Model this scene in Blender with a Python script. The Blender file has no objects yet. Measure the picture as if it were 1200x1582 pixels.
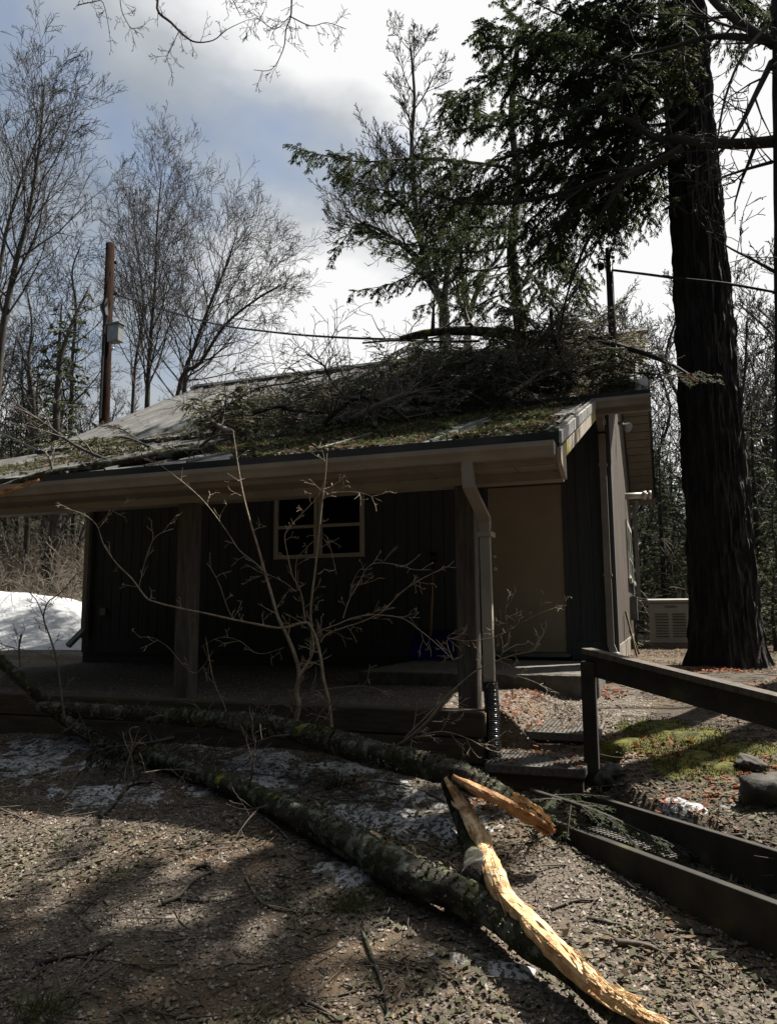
import bpy, math, random
import numpy as np
from mathutils import Vector, Matrix
random.seed(7); rng = np.random.default_rng(7)
sc = bpy.context.scene
COL = sc.collection
# ------------------------------------------------------------------ camera
F = 1161.0
def _n(v): v = np.array(v, float); return v/np.linalg.norm(v)
def camd(px, py): return _n([px-600., -(py-791.), -F])
Yd = camd(1023, 945); Xd = -camd(-2650, 968); Xd -= Xd.dot(Yd)*Yd; Xd = _n(Xd); Zd = np.cross(Xd, Yd)
R = np.array([Xd, Yd, Zd]); CAM = np.array([0, 0, .491])
cam = bpy.data.cameras.new('camera'); co = bpy.data.objects.new('camera', cam); COL.objects.link(co)
cam.sensor_fit = 'VERTICAL'; cam.sensor_height = 36; cam.lens = 36*F/1582; cam.clip_start = .05; cam.clip_end = 2000
M4 = Matrix([list(R[i])+[CAM[i]] for i in range(3)]+[[0, 0, 0, 1]]); co.matrix_world = M4; sc.camera = co
# ------------------------------------------------------------------ light
SUN = _n([.44, .50, 1.0]); EL = math.asin(SUN[2]); AZ = math.atan2(SUN[0], SUN[1])
sl = bpy.data.lights.new('sun', 'SUN'); sl.energy = 5.0; sl.angle = math.radians(.5); sl.color = (1, .93, .82)
so = bpy.data.objects.new('sun', sl); COL.objects.link(so); so.rotation_euler = Vector(SUN).to_track_quat('Z', 'Y').to_euler()
w = bpy.data.worlds.new('World'); sc.world = w; w.use_nodes = True; nt = w.node_tree; nt.nodes.clear()
def N(t, **k):
    n = nt.nodes.new(t)
    for a, v in k.items(): setattr(n, a, v)
    return n
def L(a, b): nt.links.new(a, b)
out = N('ShaderNodeOutputWorld'); sky = N('ShaderNodeTexSky', sky_type='NISHITA', sun_disc=False, sun_elevation=EL, sun_rotation=AZ)
bg = N('ShaderNodeBackground'); bg.inputs[1].default_value = .05; L(sky.outputs[0], bg.inputs[0])
tc = N('ShaderNodeTexCoord'); mp = N('ShaderNodeMapping'); mp.inputs['Scale'].default_value = (1.0, 1.0, 1.7); mp.inputs['Location'].default_value = (3.1, 1.4, .3)
L(tc.outputs['Generated'], mp.inputs[0])
n1 = N('ShaderNodeTexNoise'); n1.inputs['Scale'].default_value = 3.1; n1.inputs['Detail'].default_value = 6; n1.inputs['Roughness'].default_value = .5; n1.inputs['Distortion'].default_value = .25
L(mp.outputs[0], n1.inputs[0])
n2 = N('ShaderNodeTexNoise'); n2.inputs['Scale'].default_value = 3.2; n2.inputs['Detail'].default_value = 5; L(mp.outputs[0], n2.inputs[0])
dt = N('ShaderNodeVectorMath', operation='DOT_PRODUCT'); dt.inputs[1].default_value = tuple(SUN); L(tc.outputs['Generated'], dt.inputs[0])
sr = N('ShaderNodeMapRange'); sr.inputs[1].default_value = .25; sr.inputs[2].default_value = .97; sr.inputs[3].default_value = 0; sr.inputs[4].default_value = 1; L(dt.outputs['Value'], sr.inputs[0])
cov = N('ShaderNodeMath', operation='MULTIPLY_ADD'); L(sr.outputs[0], cov.inputs[0]); cov.inputs[1].default_value = .30; L(n1.outputs[0], cov.inputs[2])
sx = N('ShaderNodeSeparateXYZ'); L(tc.outputs['Generated'], sx.inputs[0]); hz = N('ShaderNodeMapRange'); hz.inputs[1].default_value = .15; hz.inputs[2].default_value = .55; hz.inputs[3].default_value = .22; hz.inputs[4].default_value = -.02; L(sx.outputs[2], hz.inputs[0])
cov2 = N('ShaderNodeMath', operation='ADD'); L(cov.outputs[0], cov2.inputs[0]); L(hz.outputs[0], cov2.inputs[1]); cov = cov2
cr = N('ShaderNodeMapRange', interpolation_type='SMOOTHSTEP'); cr.inputs[1].default_value = .44; cr.inputs[2].default_value = .64; cr.inputs[3].default_value = .42; L(cov.outputs[0], cr.inputs[0])
cs = N('ShaderNodeMath', operation='MULTIPLY_ADD'); L(sr.outputs[0], cs.inputs[0]); cs.inputs[1].default_value = .75; L(n2.outputs[0], cs.inputs[2])
cs2 = N('ShaderNodeMath', operation='MULTIPLY_ADD'); L(hz.outputs[0], cs2.inputs[0]); cs2.inputs[1].default_value = 1.8; L(cs.outputs[0], cs2.inputs[2]); rp = N('ShaderNodeValToRGB'); L(cs2.outputs[0], rp.inputs[0]); e = rp.color_ramp.elements
e[0].position = .46; e[0].color = (.13, .18, .30, 1); e[1].position = 1.06; e[1].color = (1.45, 1.45, 1.45, 1); x = e.new(.62); x.color = (.50, .57, .66, 1); x = e.new(.82); x.color = (.74, .79, .84, 1)
bc = N('ShaderNodeBackground'); bc.inputs[1].default_value = .23; L(rp.outputs[0], bc.inputs[0])
ms = N('ShaderNodeMixShader'); L(cr.outputs[0], ms.inputs[0]); L(bg.outputs[0], ms.inputs[1]); L(bc.outputs[0], ms.inputs[2]); L(ms.outputs[0], out.inputs[0])
sc.view_settings.view_transform = 'Standard'; sc.view_settings.look = 'None'; sc.view_settings.exposure = 1.55; sc.view_settings.gamma = 1
sc.cycles.max_bounces = 5; sc.cycles.diffuse_bounces = 2; sc.cycles.transparent_max_bounces = 4

def ray(px, py): return R@camd(px, py)
def at(px, py, **k):
    r = ray(px, py); a = 'xyz'.index(list(k)[0]); v = list(k.values())[0]
    return CAM+(v-CAM[a])/r[a]*r
def path(pts, y):
    return [at(p[0], p[1], y=(p[2] if len(p) > 2 else y)) for p in pts]
# ------------------------------------------------------------------ materials
KEEP = {'trim', 'soffit', 'door', 'window_frame', 'siding', 'split_wood', 'split_heartwood', 'galvanized', 'nickel', 'white_paint', 'hemlock_needles', 'background_needles', 'fallen_needles', 'sapling_bark', 'bright_glass', 'metal_roof', 'brush', 'twig', 'gravel', 'ground', 'pebble', 'trim_lichen', 'rake_metal'}
def mat(name, c1, c2=None, sc_=8., rough=.8, bump=0., bs=None, detail=6, stretch=(1, 1, 1), metal=0, c3=None, pos=(.35, .65), spec=.3, bdist=.02, tex='noise', extra=None, transl=0):
    K = .85 if name in KEEP else .48; sK = lambda c: None if c is None else tuple(q*K for q in c)
    c1, c2, c3 = sK(c1), sK(c2), sK(c3); extra = [(sK(q[0]), *q[1:]) for q in extra] if extra else None
    m = bpy.data.materials.new(name); m.use_nodes = True; t = m.node_tree; b = t.nodes['Principled BSDF']
    b.inputs['Roughness'].default_value = rough; b.inputs['Metallic'].default_value = metal; b.inputs['Specular IOR Level'].default_value = spec
    b.inputs['Base Color'].default_value = (*c1, 1)
    if c2 is None and not bump: return m
    tcn = t.nodes.new('ShaderNodeTexCoord'); mpn = t.nodes.new('ShaderNodeMapping'); mpn.inputs['Scale'].default_value = stretch
    t.links.new(tcn.outputs['Object'], mpn.inputs[0])
    if tex == 'noise':
        nn = t.nodes.new('ShaderNodeTexNoise'); nn.inputs['Scale'].default_value = sc_; nn.inputs['Detail'].default_value = detail; nn.inputs['Roughness'].default_value = .6; o = nn.outputs[0]
    else:
        nn = t.nodes.new('ShaderNodeTexVoronoi'); nn.inputs['Scale'].default_value = sc_; o = nn.outputs['Color']
    t.links.new(mpn.outputs[0], nn.inputs[0])
    if c2 is not None:
        r = t.nodes.new('ShaderNodeValToRGB'); t.links.new(o, r.inputs[0]); r.color_ramp.elements[0].position = pos[0]; r.color_ramp.elements[1].position = pos[1]
        r.color_ramp.elements[0].color = (*c1, 1); r.color_ramp.elements[1].color = (*c2, 1)
        if c3 is not None: q = r.color_ramp.elements.new((pos[0]+pos[1])/2); q.color = (*c3, 1)
        t.links.new(r.outputs[0], b.inputs['Base Color'])
        last = r.outputs[0]
        if extra:   # (colour, scale, lo, hi): a second layer of patches
            for (ec, es, lo, hi) in extra:
                n3 = t.nodes.new('ShaderNodeTexNoise'); n3.inputs['Scale'].default_value = es; n3.inputs['Detail'].default_value = 5; t.links.new(tcn.outputs['Object'], n3.inputs[0])
                mr = t.nodes.new('ShaderNodeMapRange'); mr.inputs[1].default_value = lo; mr.inputs[2].default_value = hi; t.links.new(n3.outputs[0], mr.inputs[0])
                mx = t.nodes.new('ShaderNodeMix'); mx.data_type = 'RGBA'; t.links.new(mr.outputs[0], mx.inputs['Factor']); t.links.new(last, mx.inputs[6]); mx.inputs[7].default_value = (*ec, 1)
                last = mx.outputs[2]; t.links.new(last, b.inputs['Base Color'])
    if bump:
        n2_ = t.nodes.new('ShaderNodeTexNoise'); n2_.inputs['Scale'].default_value = bs or sc_; n2_.inputs['Detail'].default_value = 6; t.links.new(mpn.outputs[0], n2_.inputs[0])
        bp = t.nodes.new('ShaderNodeBump'); bp.inputs['Strength'].default_value = bump; bp.inputs['Distance'].default_value = bdist
        t.links.new(n2_.outputs[0], bp.inputs['Height']); t.links.new(bp.outputs[0], b.inputs['Normal'])
    if transl:
        tr = t.nodes.new('ShaderNodeBsdfTranslucent'); mxs = t.nodes.new('ShaderNodeMixShader'); mxs.inputs[0].default_value = transl
        o_ = t.nodes['Material Output']; t.links.new(b.outputs[0], mxs.inputs[1]); t.links.new(tr.outputs[0], mxs.inputs[2]); t.links.new(mxs.outputs[0], o_.inputs[0])
        if c2 is not None: t.links.new(last, tr.inputs[0])
        else: tr.inputs[0].default_value = (*c1, 1)
    return m
MA = dict(
 siding=mat('siding', (.045, .052, .058), (.085, .094, .10), 5, .75, .35, 30, stretch=(6, 6, .5), pos=(.2, .8), bdist=.004),  # slate tint is bluish shade put into the brown siding colour
 siding_side=mat('siding_side', (.04, .031, .025), (.17, .13, .098), 5, .8, .4, 30, stretch=(2.2, 2.2, .18), pos=(.35, .65), bdist=.004),  # brown copy of the same siding for the sunlit wall
 trim=mat('trim', (.215, .192, .165), (.29, .26, .225), 3, .5, .05),
 trim_lit=mat('trim_lichen', (.28, .25, .21), (.34, .30, .25), 3, .6, .1, extra=[((.34, .30, .06), 3.0, .54, .60)]),  # trim with sunlight put into a lighter tone; yellow patches are lichen
 soffit=mat('soffit', (.19, .168, .145), (.24, .212, .18), 3, .6),
 door=mat('door', (.33, .275, .205), (.38, .32, .24), 2, .5, .03, 60),
 metalroof=mat('metal_roof', (.12, .11, .11), (.18, .19, .185), 2.2, .5, .12, 8, metal=.35, extra=[((.07, .045, .03), 6, .60, .68)]),
 drip=mat('drip_edge', (.03, .037, .04), (.045, .052, .055), 4, .65, .05),
 dripg=mat('rake_metal', (.22, .22, .21), (.42, .42, .41), 9, .45, .2, 20, metal=.4),
 frame=mat('window_frame', (.50, .46, .40), (.56, .52, .45), 3, .5),
 glass=mat('dark_glass', (.012, .014, .018), rough=.06, spec=.6),
 wood=mat('weathered_post', (.07, .06, .052), (.19, .165, .14), 6, .85, .6, 14, stretch=(5, 5, .6), pos=(.3, .7), bdist=.006, extra=[((.02, .014, .01), 9, .68, .74)]),
 woodx=mat('weathered_timber', (.05, .038, .026), (.14, .105, .07), 6, .85, .6, 14, stretch=(.6, 5, 5), pos=(.3, .7), bdist=.006, extra=[((.09, .10, .03), 5, .60, .70)]),
 endgrain=mat('cut_wood', (.20, .15, .085), (.36, .28, .17), 14, .85, .5, 30, extra=[((.2, .22, .05), 7, .58, .66)]),
 rail=mat('rail_wood', (.022, .020, .016), (.065, .058, .046), 6, .8, .5, 16, stretch=(1, 1, 1), bdist=.004, extra=[((.08, .09, .03), 6, .6, .68)]),
 concrete=mat('concrete', (.13, .12, .105), (.25, .235, .21), 9, .9, .5, 60),
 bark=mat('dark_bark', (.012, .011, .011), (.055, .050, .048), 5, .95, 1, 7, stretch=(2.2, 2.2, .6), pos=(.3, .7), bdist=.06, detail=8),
 barkg=mat('grey_bark', (.035, .03, .026), (.10, .088, .075), 5, .9, .5, 12, stretch=(2, 2, .6)),
 limb=mat('lichen_bark', (.022, .018, .014), (.075, .062, .05), 9, .95, .9, 22, detail=9, bdist=.025, extra=[((.035, .04, .012), 5, .50, .60), ((.17, .19, .15), 15, .52, .62), ((.30, .27, .03), 3.5, .68, .72)]),
 lichen=mat('lichen', (.12, .145, .10), (.27, .30, .22), 20, .95, .5),
 moss=mat('moss', (.035, .045, .012), (.22, .21, .036), 14, .95, .6, 40, transl=.15),
 twig=mat('twig', (.05, .04, .032), (.12, .10, .082), 12, .8),
 sap=mat('sapling_bark', (.13, .105, .075), (.30, .25, .18), 16, .7, .3, 60),
 branch=mat('tree_branch', (.04, .036, .034), (.085, .077, .07), 3, .9),
 hem=mat('hemlock_needles', (.018, .028, .012), (.060, .078, .030), 2.2, .75, transl=.45),
 hemd=mat('fallen_needles', (.040, .044, .024), (.20, .18, .11), 3.5, .7, transl=.35, c3=(.085, .09, .05)),
 hemb=mat('background_needles', (.022, .034, .016), (.075, .095, .04), .9, .8, transl=.25),
 brush=mat('brush', (.06, .05, .036), (.21, .18, .14), 4, .9),
 split=mat('split_wood', (.38, .21, .10), (.80, .60, .38), 9, .75, 1, 34, stretch=(1, 1, 1), c3=(.62, .42, .22), bdist=.02, extra=[((.30, .15, .06), 8, .60, .68)]),
 splitr=mat('split_heartwood', (.24, .11, .05), (.62, .38, .19), 9, .8, .9, 30),
 snow=mat('old_snow', (.58, .61, .66), (.85, .87, .90), 6, .7, .7, 14, bdist=.04, spec=.4, extra=[((.20, .17, .13), 11, .64, .74)]),
 ice=mat('icy_snow', (.36, .37, .38), (.75, .77, .79), 12, .4, .9, 30, bdist=.02, extra=[((.07, .06, .05), 42, .50, .58), ((.12, .10, .08), 9, .56, .64)]),
 gravel=mat('gravel', (.03, .025, .019), (.14, .115, .09), 95, .9, .9, 70, tex='v', bdist=.012, pos=(.1, .9), extra=[((.085, .058, .034), 1.6, .46, .62)]),
 ground=mat('ground', (.022, .017, .012), (.09, .072, .055), 55, .95, 1, 50, bdist=.02, pos=(.3, .7), extra=[((.10, .075, .045), 2, .5, .65)]),
 forest=mat('forest_floor', (.05, .038, .025), (.17, .13, .085), 3, .95, .6, 8, extra=[((.05, .06, .02), .5, .55, .65)]),
 stone_a=mat('pebble', (.03, .025, .02), (.31, .27, .23), 31, .8, tex='v', pos=(0.05, 1)),
 rock=mat('rock', (.035, .033, .03), (.20, .19, .17), 4, .9, 1, 16, extra=[((.08, .09, .02), 4, .52, .6)]),
 leaf=mat('dead_leaf', (.05, .035, .022), (.42, .29, .18), 23, .8, tex='v', pos=(0, 1), transl=.25),
 leafr=mat('red_leaf', (.22, .05, .015), (.45, .13, .03), 23, .7, tex='v', pos=(0, 1), transl=.3),
 grass=mat('grass', (.06, .08, .02), (.16, .18, .06), 9, .8, transl=.3),
 pole=mat('pole_wood', (.014, .010, .009), (.050, .026, .018), 5, .95, .5, 10, stretch=(3, 3, .4), spec=.03),
 galv=mat('galvanized', (.14, .15, .155), (.23, .24, .245), 6, .45, .05, metal=.5),
 mast=mat('mast_pipe', (.05, .055, .06), (.09, .10, .11), 6, .5, metal=.4),
 cable=mat('cable', (.015, .015, .016), rough=.5),
 black=mat('black_plastic', (.012, .012, .014), rough=.25, spec=.7),
 blue=mat('blue_plastic', (.006, .012, .16), (.01, .02, .22), 5, .4),
 ash=mat('handle_wood', (.42, .24, .11), (.52, .31, .15), 8, .55),
 gen=mat('generator_paint', (.40, .39, .36), (.46, .45, .42), 4, .5),
 void=mat('louver_dark', (.01, .01, .01), rough=.9),
 brass=mat('nickel', (.5, .47, .42), rough=.35, metal=.4),
 white=mat('white_paint', (.40, .38, .34), (.46, .44, .40), 5, .5),
 rubber=mat('tread_mat', (.10, .092, .08), (.21, .20, .18), 40, .7, .3, 90),
)
# ------------------------------------------------------------------ mesh helpers
class MB:
    def __init__(s): s.v = []; s.f = []
    def add(s, v, f):
        o = len(s.v); s.v += [tuple(map(float, p)) for p in v]; s.f += [tuple(i+o for i in q) for q in f]; return s
    def box(s, a, b):
        x0, y0, z0 = np.minimum(a, b); x1, y1, z1 = np.maximum(a, b)
        return s.add([(x0, y0, z0), (x1, y0, z0), (x1, y1, z0), (x0, y1, z0), (x0, y0, z1), (x1, y0, z1), (x1, y1, z1), (x0, y1, z1)],
                     [(0, 3, 2, 1), (4, 5, 6, 7), (0, 1, 5, 4), (1, 2, 6, 5), (2, 3, 7, 6), (3, 0, 4, 7)])
    def obox(s, c, u, v_, w_):  # centre, three half vectors
        c, u, v_, w_ = map(np.array, (c, u, v_, w_))
        P = [c+a*u+b*v_+d*w_ for d in (-1, 1) for a, b in ((-1, -1), (1, -1), (1, 1), (-1, 1))]
        return s.add(P, [(0, 3, 2, 1), (4, 5, 6, 7), (0, 1, 5, 4), (1, 2, 6, 5), (2, 3, 7, 6), (3, 0, 4, 7)])
    def prism(s, prof, axis, a, b):  # profile of 2-tuples in the other two axes, extruded along axis
        n = len(prof); V = []
        for t in (a, b):
            for p in prof:
                q = list(p); q.insert(axis, t); V.append(q)
        return s.add(V, [tuple(range(n))[::-1], tuple(range(n, 2*n))]+[(i, (i+1) % n, n+(i+1) % n, n+i) for i in range(n)])
    def tube(s, pts, rad, sides=8, jit=0., cap=True, oval=1., ridges=0.):
        pts = [np.array(p, float) for p in pts]; n = len(pts)
        if np.isscalar(rad): rad = [rad]*n
        T = [_n(pts[min(i+1, n-1)]-pts[max(i-1, 0)]) for i in range(n)]
        u = np.cross(T[0], [0, 0, 1.]);
        if np.linalg.norm(u) < .1: u = np.cross(T[0], [0, 1., 0])
        u = _n(u); V = []
        for i in range(n):
            u = _n(u-u.dot(T[i])*T[i]); v = np.cross(T[i], u)
            for k in range(sides):
                a = 2*math.pi*k/sides; r = rad[i]*(1+random.uniform(-jit, jit))*(1+ridges*math.sin(a*9+math.sin(i*.7)*1.2))
                V.append(pts[i]+r*(math.cos(a)*u+oval*math.sin(a)*v))
        Fc = [(i*sides+k, i*sides+(k+1) % sides, (i+1)*sides+(k+1) % sides, (i+1)*sides+k) for i in range(n-1) for k in range(sides)]
        if cap: Fc += [tuple(range(sides))[::-1], tuple((n-1)*sides+k for k in range(sides))]
        return s.add(V, Fc)
def segs_arr(P0, P1, R0, R1, sides=3):
    P0 = np.array(P0, float); P1 = np.array(P1, float); R0 = np.array(R0, float); R1 = np.array(R1, float); n = len(P0)
    T = P1-P0; T /= np.linalg.norm(T, axis=1)[:, None]+1e-9
    a = np.where(np.abs(T[:, 2:3]) > .9, np.array([[1., 0, 0]]), np.array([[0, 0, 1.]])); U = np.cross(T, a); U /= np.linalg.norm(U, axis=1)[:, None]+1e-9; W = np.cross(T, U)
    V = np.zeros((n, 2*sides, 3))
    for k in range(sides):
        t = 2*math.pi*k/sides; d = math.cos(t)*U+math.sin(t)*W
        V[:, k] = P0+R0[:, None]*d; V[:, sides+k] = P1+R1[:, None]*d
    Fc = np.array([[k, (k+1) % sides, sides+(k+1) % sides, sides+k] for k in range(sides)])
    Fa = (np.arange(n)*2*sides)[:, None, None]+Fc[None]
    return V.reshape(-1, 3), Fa.reshape(-1, 4)
def leaves_arr(P, D, W, ln, wd):
    # diamond leaf cards: base P, unit dir D, unit side W
    ln = np.broadcast_to(ln, (len(P),))[:, None]; wd = np.broadcast_to(wd, (len(P),))[:, None]
    V = np.stack([P, P+D*ln*.45+W*wd, P+D*ln, P+D*ln*.45-W*wd], 1)
    return V.reshape(-1, 3), np.arange(len(P)*4).reshape(-1, 4)
ORG = {}
def mkmesh(name, V, Fq, material, smooth=False):
    me = bpy.data.meshes.new(name); V = np.asarray(V, np.float32); Fq = np.asarray(Fq, np.int32)
    me.vertices.add(len(V)); me.vertices.foreach_set('co', V.ravel()); k = Fq.shape[1]
    me.loops.add(Fq.size); me.loops.foreach_set('vertex_index', Fq.ravel()); me.polygons.add(len(Fq))
    me.polygons.foreach_set('loop_start', np.arange(len(Fq), dtype=np.int32)*k); me.polygons.foreach_set('loop_total', np.full(len(Fq), k, np.int32))
    if smooth: me.polygons.foreach_set('use_smooth', np.ones(len(Fq), bool))
    me.update(calc_edges=True); me.materials.append(material); return me
def link(name, me, parent=None):
    o = bpy.data.objects.new(name, me); COL.objects.link(o)
    if parent is not None: o.parent = parent
    return o
def obj(name, mb, material, parent=None, smooth=False):
    """one mesh object; vertices are given in world space, stored relative to the parent thing"""
    off = ORG.get(parent.name if parent else None, np.zeros(3))
    if isinstance(mb, MB):
        me = bpy.data.meshes.new(name); me.from_pydata([tuple(np.array(v)-off) for v in mb.v], [], mb.f); me.update(); me.materials.append(material)
        if smooth: me.polygons.foreach_set('use_smooth', np.ones(len(me.polygons), bool))
    else:
        me = mkmesh(name, np.asarray(mb[0])-off, mb[1], material, smooth)
    o = link(name, me, parent)
    if parent: ORG[o.name] = off
    return o
def tag(o, label=None, cat=None, group=None, kind=None):
    if label: o['label'] = label
    if cat: o['category'] = cat
    if group: o['group'] = group
    if kind: o['kind'] = kind
    return o
def thing(name, label, cat, loc=(0, 0, 0), group=None):
    o = bpy.data.objects.new(name, None); COL.objects.link(o); o.empty_display_size = .1; o.location = [float(q) for q in loc]; ORG[o.name] = np.array(loc, float)
    return tag(o, label, cat, group)
def smoothpath(pts, n=6):
    pts = [np.array(p, float) for p in pts]; P = [pts[0]]+pts+[pts[-1]]; o = []
    for i in range(1, len(P)-2):
        for k in range(n):
            t = k/n; a, b, c, d = P[i-1], P[i], P[i+1], P[i+2]
            o.append(.5*((2*b)+(-a+c)*t+(2*a-5*b+4*c-d)*t*t+(-a+3*b-3*c+d)*t**3))
    o.append(pts[-1]); return o
def vnoise(x, y, s, seed=0):
    r = np.random.default_rng(seed); G = r.random((64, 64)); x = np.asarray(x)*s; y = np.asarray(y)*s
    i = np.floor(x).astype(int); j = np.floor(y).astype(int); u = x-i; v = y-j; u = u*u*(3-2*u); v = v*v*(3-2*v)
    g = lambda a, b: G[a % 64, b % 64]
    return (g(i, j)*(1-u)+g(i+1, j)*u)*(1-v)+(g(i, j+1)*(1-u)+g(i+1, j+1)*u)*v
# ------------------------------------------------------------------ terrain
def sst(a, b, x): t = np.clip((x-a)/(b-a), 0, 1); return t*t*(3-2*t)
def T(x, y):
    x = np.asarray(x, float); y = np.asarray(y, float)
    base = np.interp(y, [-30, 0, 2.5, 4.0, 5.1, 6.3, 7.3, 9, 14], [-1.3, -1.15, -.96, -.68, -.50, -.34, -.22, -.14, -.12])
    pat = sst(5.14, 5.24, y)*(1-sst(-1.16, -.85, x))*(1-sst(9.2, 9.6, y))
    z = base*(1-pat)+(-.20)*pat
    # stair cut between the kerb boards
    d = (x+.5)*(-.682)+(y-4.88)*(-.731); al = (x+.5)*.731+(y-4.88)*(-.682)
    cut = sst(-.15, .0, d)*(1-sst(.5, .62, d))*sst(-.25, .1, al)*(1-sst(4, 5, al)); z = z*(1-cut)+np.minimum(z, -.80)*cut
    st_ = sst(-1.3, -1.17, x)*(1-sst(-.42, -.25, x))*(1-sst(5.50, 5.54, y))*sst(4.3, 4.75, y); z = z*(1-st_)+np.minimum(z, -.64)*st_
    z = z+.16*sst(.1, 1.6, x)*sst(3.2, 5, y)*(1-sst(7, 9, y))
    z = z+sst(13, 26, y)*sst(-8.5, -17, x)*1.9+sst(-10, -30, x)*1.5*sst(3, 14, y)
    z = z+sst(17, 60, y)*1.2+sst(2, 14, x)*sst(6, 16, y)*.5
    z = z+(vnoise(x+50, y+50, .7, 1)-.5)*.10*sst(9.5, 12, y)+(vnoise(x+50, y+50, 2.2, 2)-.5)*.035*(1-pat*.8)+(vnoise(x+50, y+50, 7, 3)-.5)*.014
    return z
def grid(xs, ys, zf):
    X, Y = np.meshgrid(xs, ys); Z = zf(X, Y); V = np.stack([X, Y, Z], -1).reshape(-1, 3); nx = len(xs); ny = len(ys)
    I = (np.arange(ny-1)[:, None]*nx+np.arange(nx-1)[None]).ravel(); return V, np.stack([I, I+1, I+nx+1, I+nx], 1)
xs = np.concatenate([[-400, -200, -110, -70], np.arange(-50, -12, 1.2), np.arange(-12, -8, .25), np.arange(-8, -1.3, .06), np.arange(-1.3, -.2, .02), np.arange(-.2, 3, .06), np.arange(3, 9, .3), np.arange(9, 50, 1.5), [70, 120, 250, 400]])
ys = np.concatenate([[-60, -20, -8, -3, 0, 1], np.arange(1.6, 5.0, .05), np.arange(5.0, 5.3, .02), np.arange(5.3, 5.62, .02), np.arange(5.62, 10, .07), np.arange(10, 20, .3), np.arange(20, 60, 1.5), [80, 120, 250, 500]])
gv, gf = grid(xs, ys, T)
g = tag(obj('ground', (gv, gf), MA['ground'], smooth=True), kind='structure')
g.data.materials.append(MA['gravel']); g.data.materials.append(MA['forest'])
cx = gv[gf].mean(1); mi = np.zeros(len(gf), np.int32)
edge = (vnoise(cx[:, 0]+40, cx[:, 1]+40, 1.7, 9)-.5)*1.0
mi[((cx[:, 1]+.9*cx[:, 0]+edge) < 3.9) | ((cx[:, 1] > 4.9) & (cx[:, 1] < 7.6) & (cx[:, 0]+.3*edge < -.2-.5*(cx[:, 1] < 5.4))) | ((cx[:, 1] > 5.15) & (cx[:, 1] < 9.3) & (cx[:, 0] < -.9+edge*.6))] = 1
mi[(cx[:, 1] > 11) | (cx[:, 0] < -9.5)] = 2
g.data.polygons.foreach_set('material_index', mi)
# ------------------------------------------------------------------ HOUSE
YW = 9.167; YE = 5.10; XR = -.60; XL = -8.72
YM, ZM, SM, YRG = 8.62, 2.93, .53, 12.7; ZR = ZM+SM*(YRG-YM)
YB = 2*YRG-YM; YWB = 2*YRG-YW
def zporch(y): return 1.709+(y-YE)/3
def zmain(y): return ZM+SM*(y-YM) if y <= YRG else ZR-SM*(y-YRG)
H = thing('house', 'low dark brown board-sided house with metal roof and deep front porch', 'house', (-4.4, 9.2, -.1))
# walls
def boards(x0, x1, z0, z1, y, gap=.012, wd=.165, holes=()):
    m = MB(); m.box((x0, y+.012, z0), (x1, y+.12, z1)); x = x0
    while x < x1-.01:
        a = x+gap/2; b = min(x+wd, x1)-gap/2
        spans = [(z0, z1)]
        for (hx0, hx1, hz0, hz1) in holes:
            if b > hx0 and a < hx1: spans = [(z0, hz0), (hz1, z1)]
        for s0, s1 in spans:
            if s1-s0 > .01: m.box((a, y, s0), (b, y+.012-.001, s1))
        x += wd
    return m
m = boards(-8.17, -.52, .145, 3.0, YW, holes=[(-5.0, -3.62, 1.2, 2.15), (-2.03, -1.04, -.1, 2.09)])
obj('wall', m, MA['siding'], H)
m = MB(); m.box((-8.17, YW-.022, -.06), (-2.03, YW-.002, .15)); m.box((-1.02, YW-.022, -.06), (-.60, YW-.002, .15)); m.box((-.66, YW-.02, .15), (-.50, YW-.002, 2.9)); m.box((-8.19, YW-.02, .15), (-8.05, YW-.002, 2.9))
m.box((-8.17, YW+.01, -.35), (-.53, YW+.1, -.06))
obj('skirt_board', m, MA['siding'], H)
# east wall (sunlit) with gable
m = MB(); y = YW
wy0, wy1 = 13.3, 15.2
while y < YWB:
    y1 = min(y+.165, YWB)-.02; zt = zmain(y)-.16; zt1 = zmain(y1)-.16
    sp = [(.08, zt, zt1)]
    if y1 > wy0 and y < wy1: sp = [(.08, 1.05, 1.05), (2.05, zt, zt1)]
    for (a, b, b1) in sp:
        m.add([(-.52, y, a), (-.52, y1, a), (-.52, y1, b1), (-.52, y, b), (-.535, y, a), (-.535, y1, a), (-.535, y1, b1), (-.535, y, b)], [(0, 1, 2, 3), (7, 6, 5, 4), (0, 3, 7, 4), (1, 5, 6, 2)])
    y += .165
prof = [(YW+.02, -.3), (YWB, -.3), (YWB, zmain(YWB)-.17), (YRG, ZR-.17), (YW+.02, zmain(YW)-.17)]
m.prism(prof, 0, -.66, -.536)
obj('wall', m, MA['siding_side'], H)
m = MB(); m.prism(prof, 0, -8.17, -8.05); m.box((-8.1, YWB-.1, -.3), (-.6, YWB, 2.8)); obj('wall', m, MA['siding'], H)
m = MB(); m.box((-.54, YW+.0, -.14), (-.505, YWB, .09)); obj('skirt_board', m, MA['trim'], H)
m = MB(); m.box((-.62, YW-.034, -.06), (-.488, YW-.021, 2.85)); m.box((-.519, YW-.02, -.06), (-.488, YW+.12, 2.85)); obj('corner_trim', m, MA['siding'], H)
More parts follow.
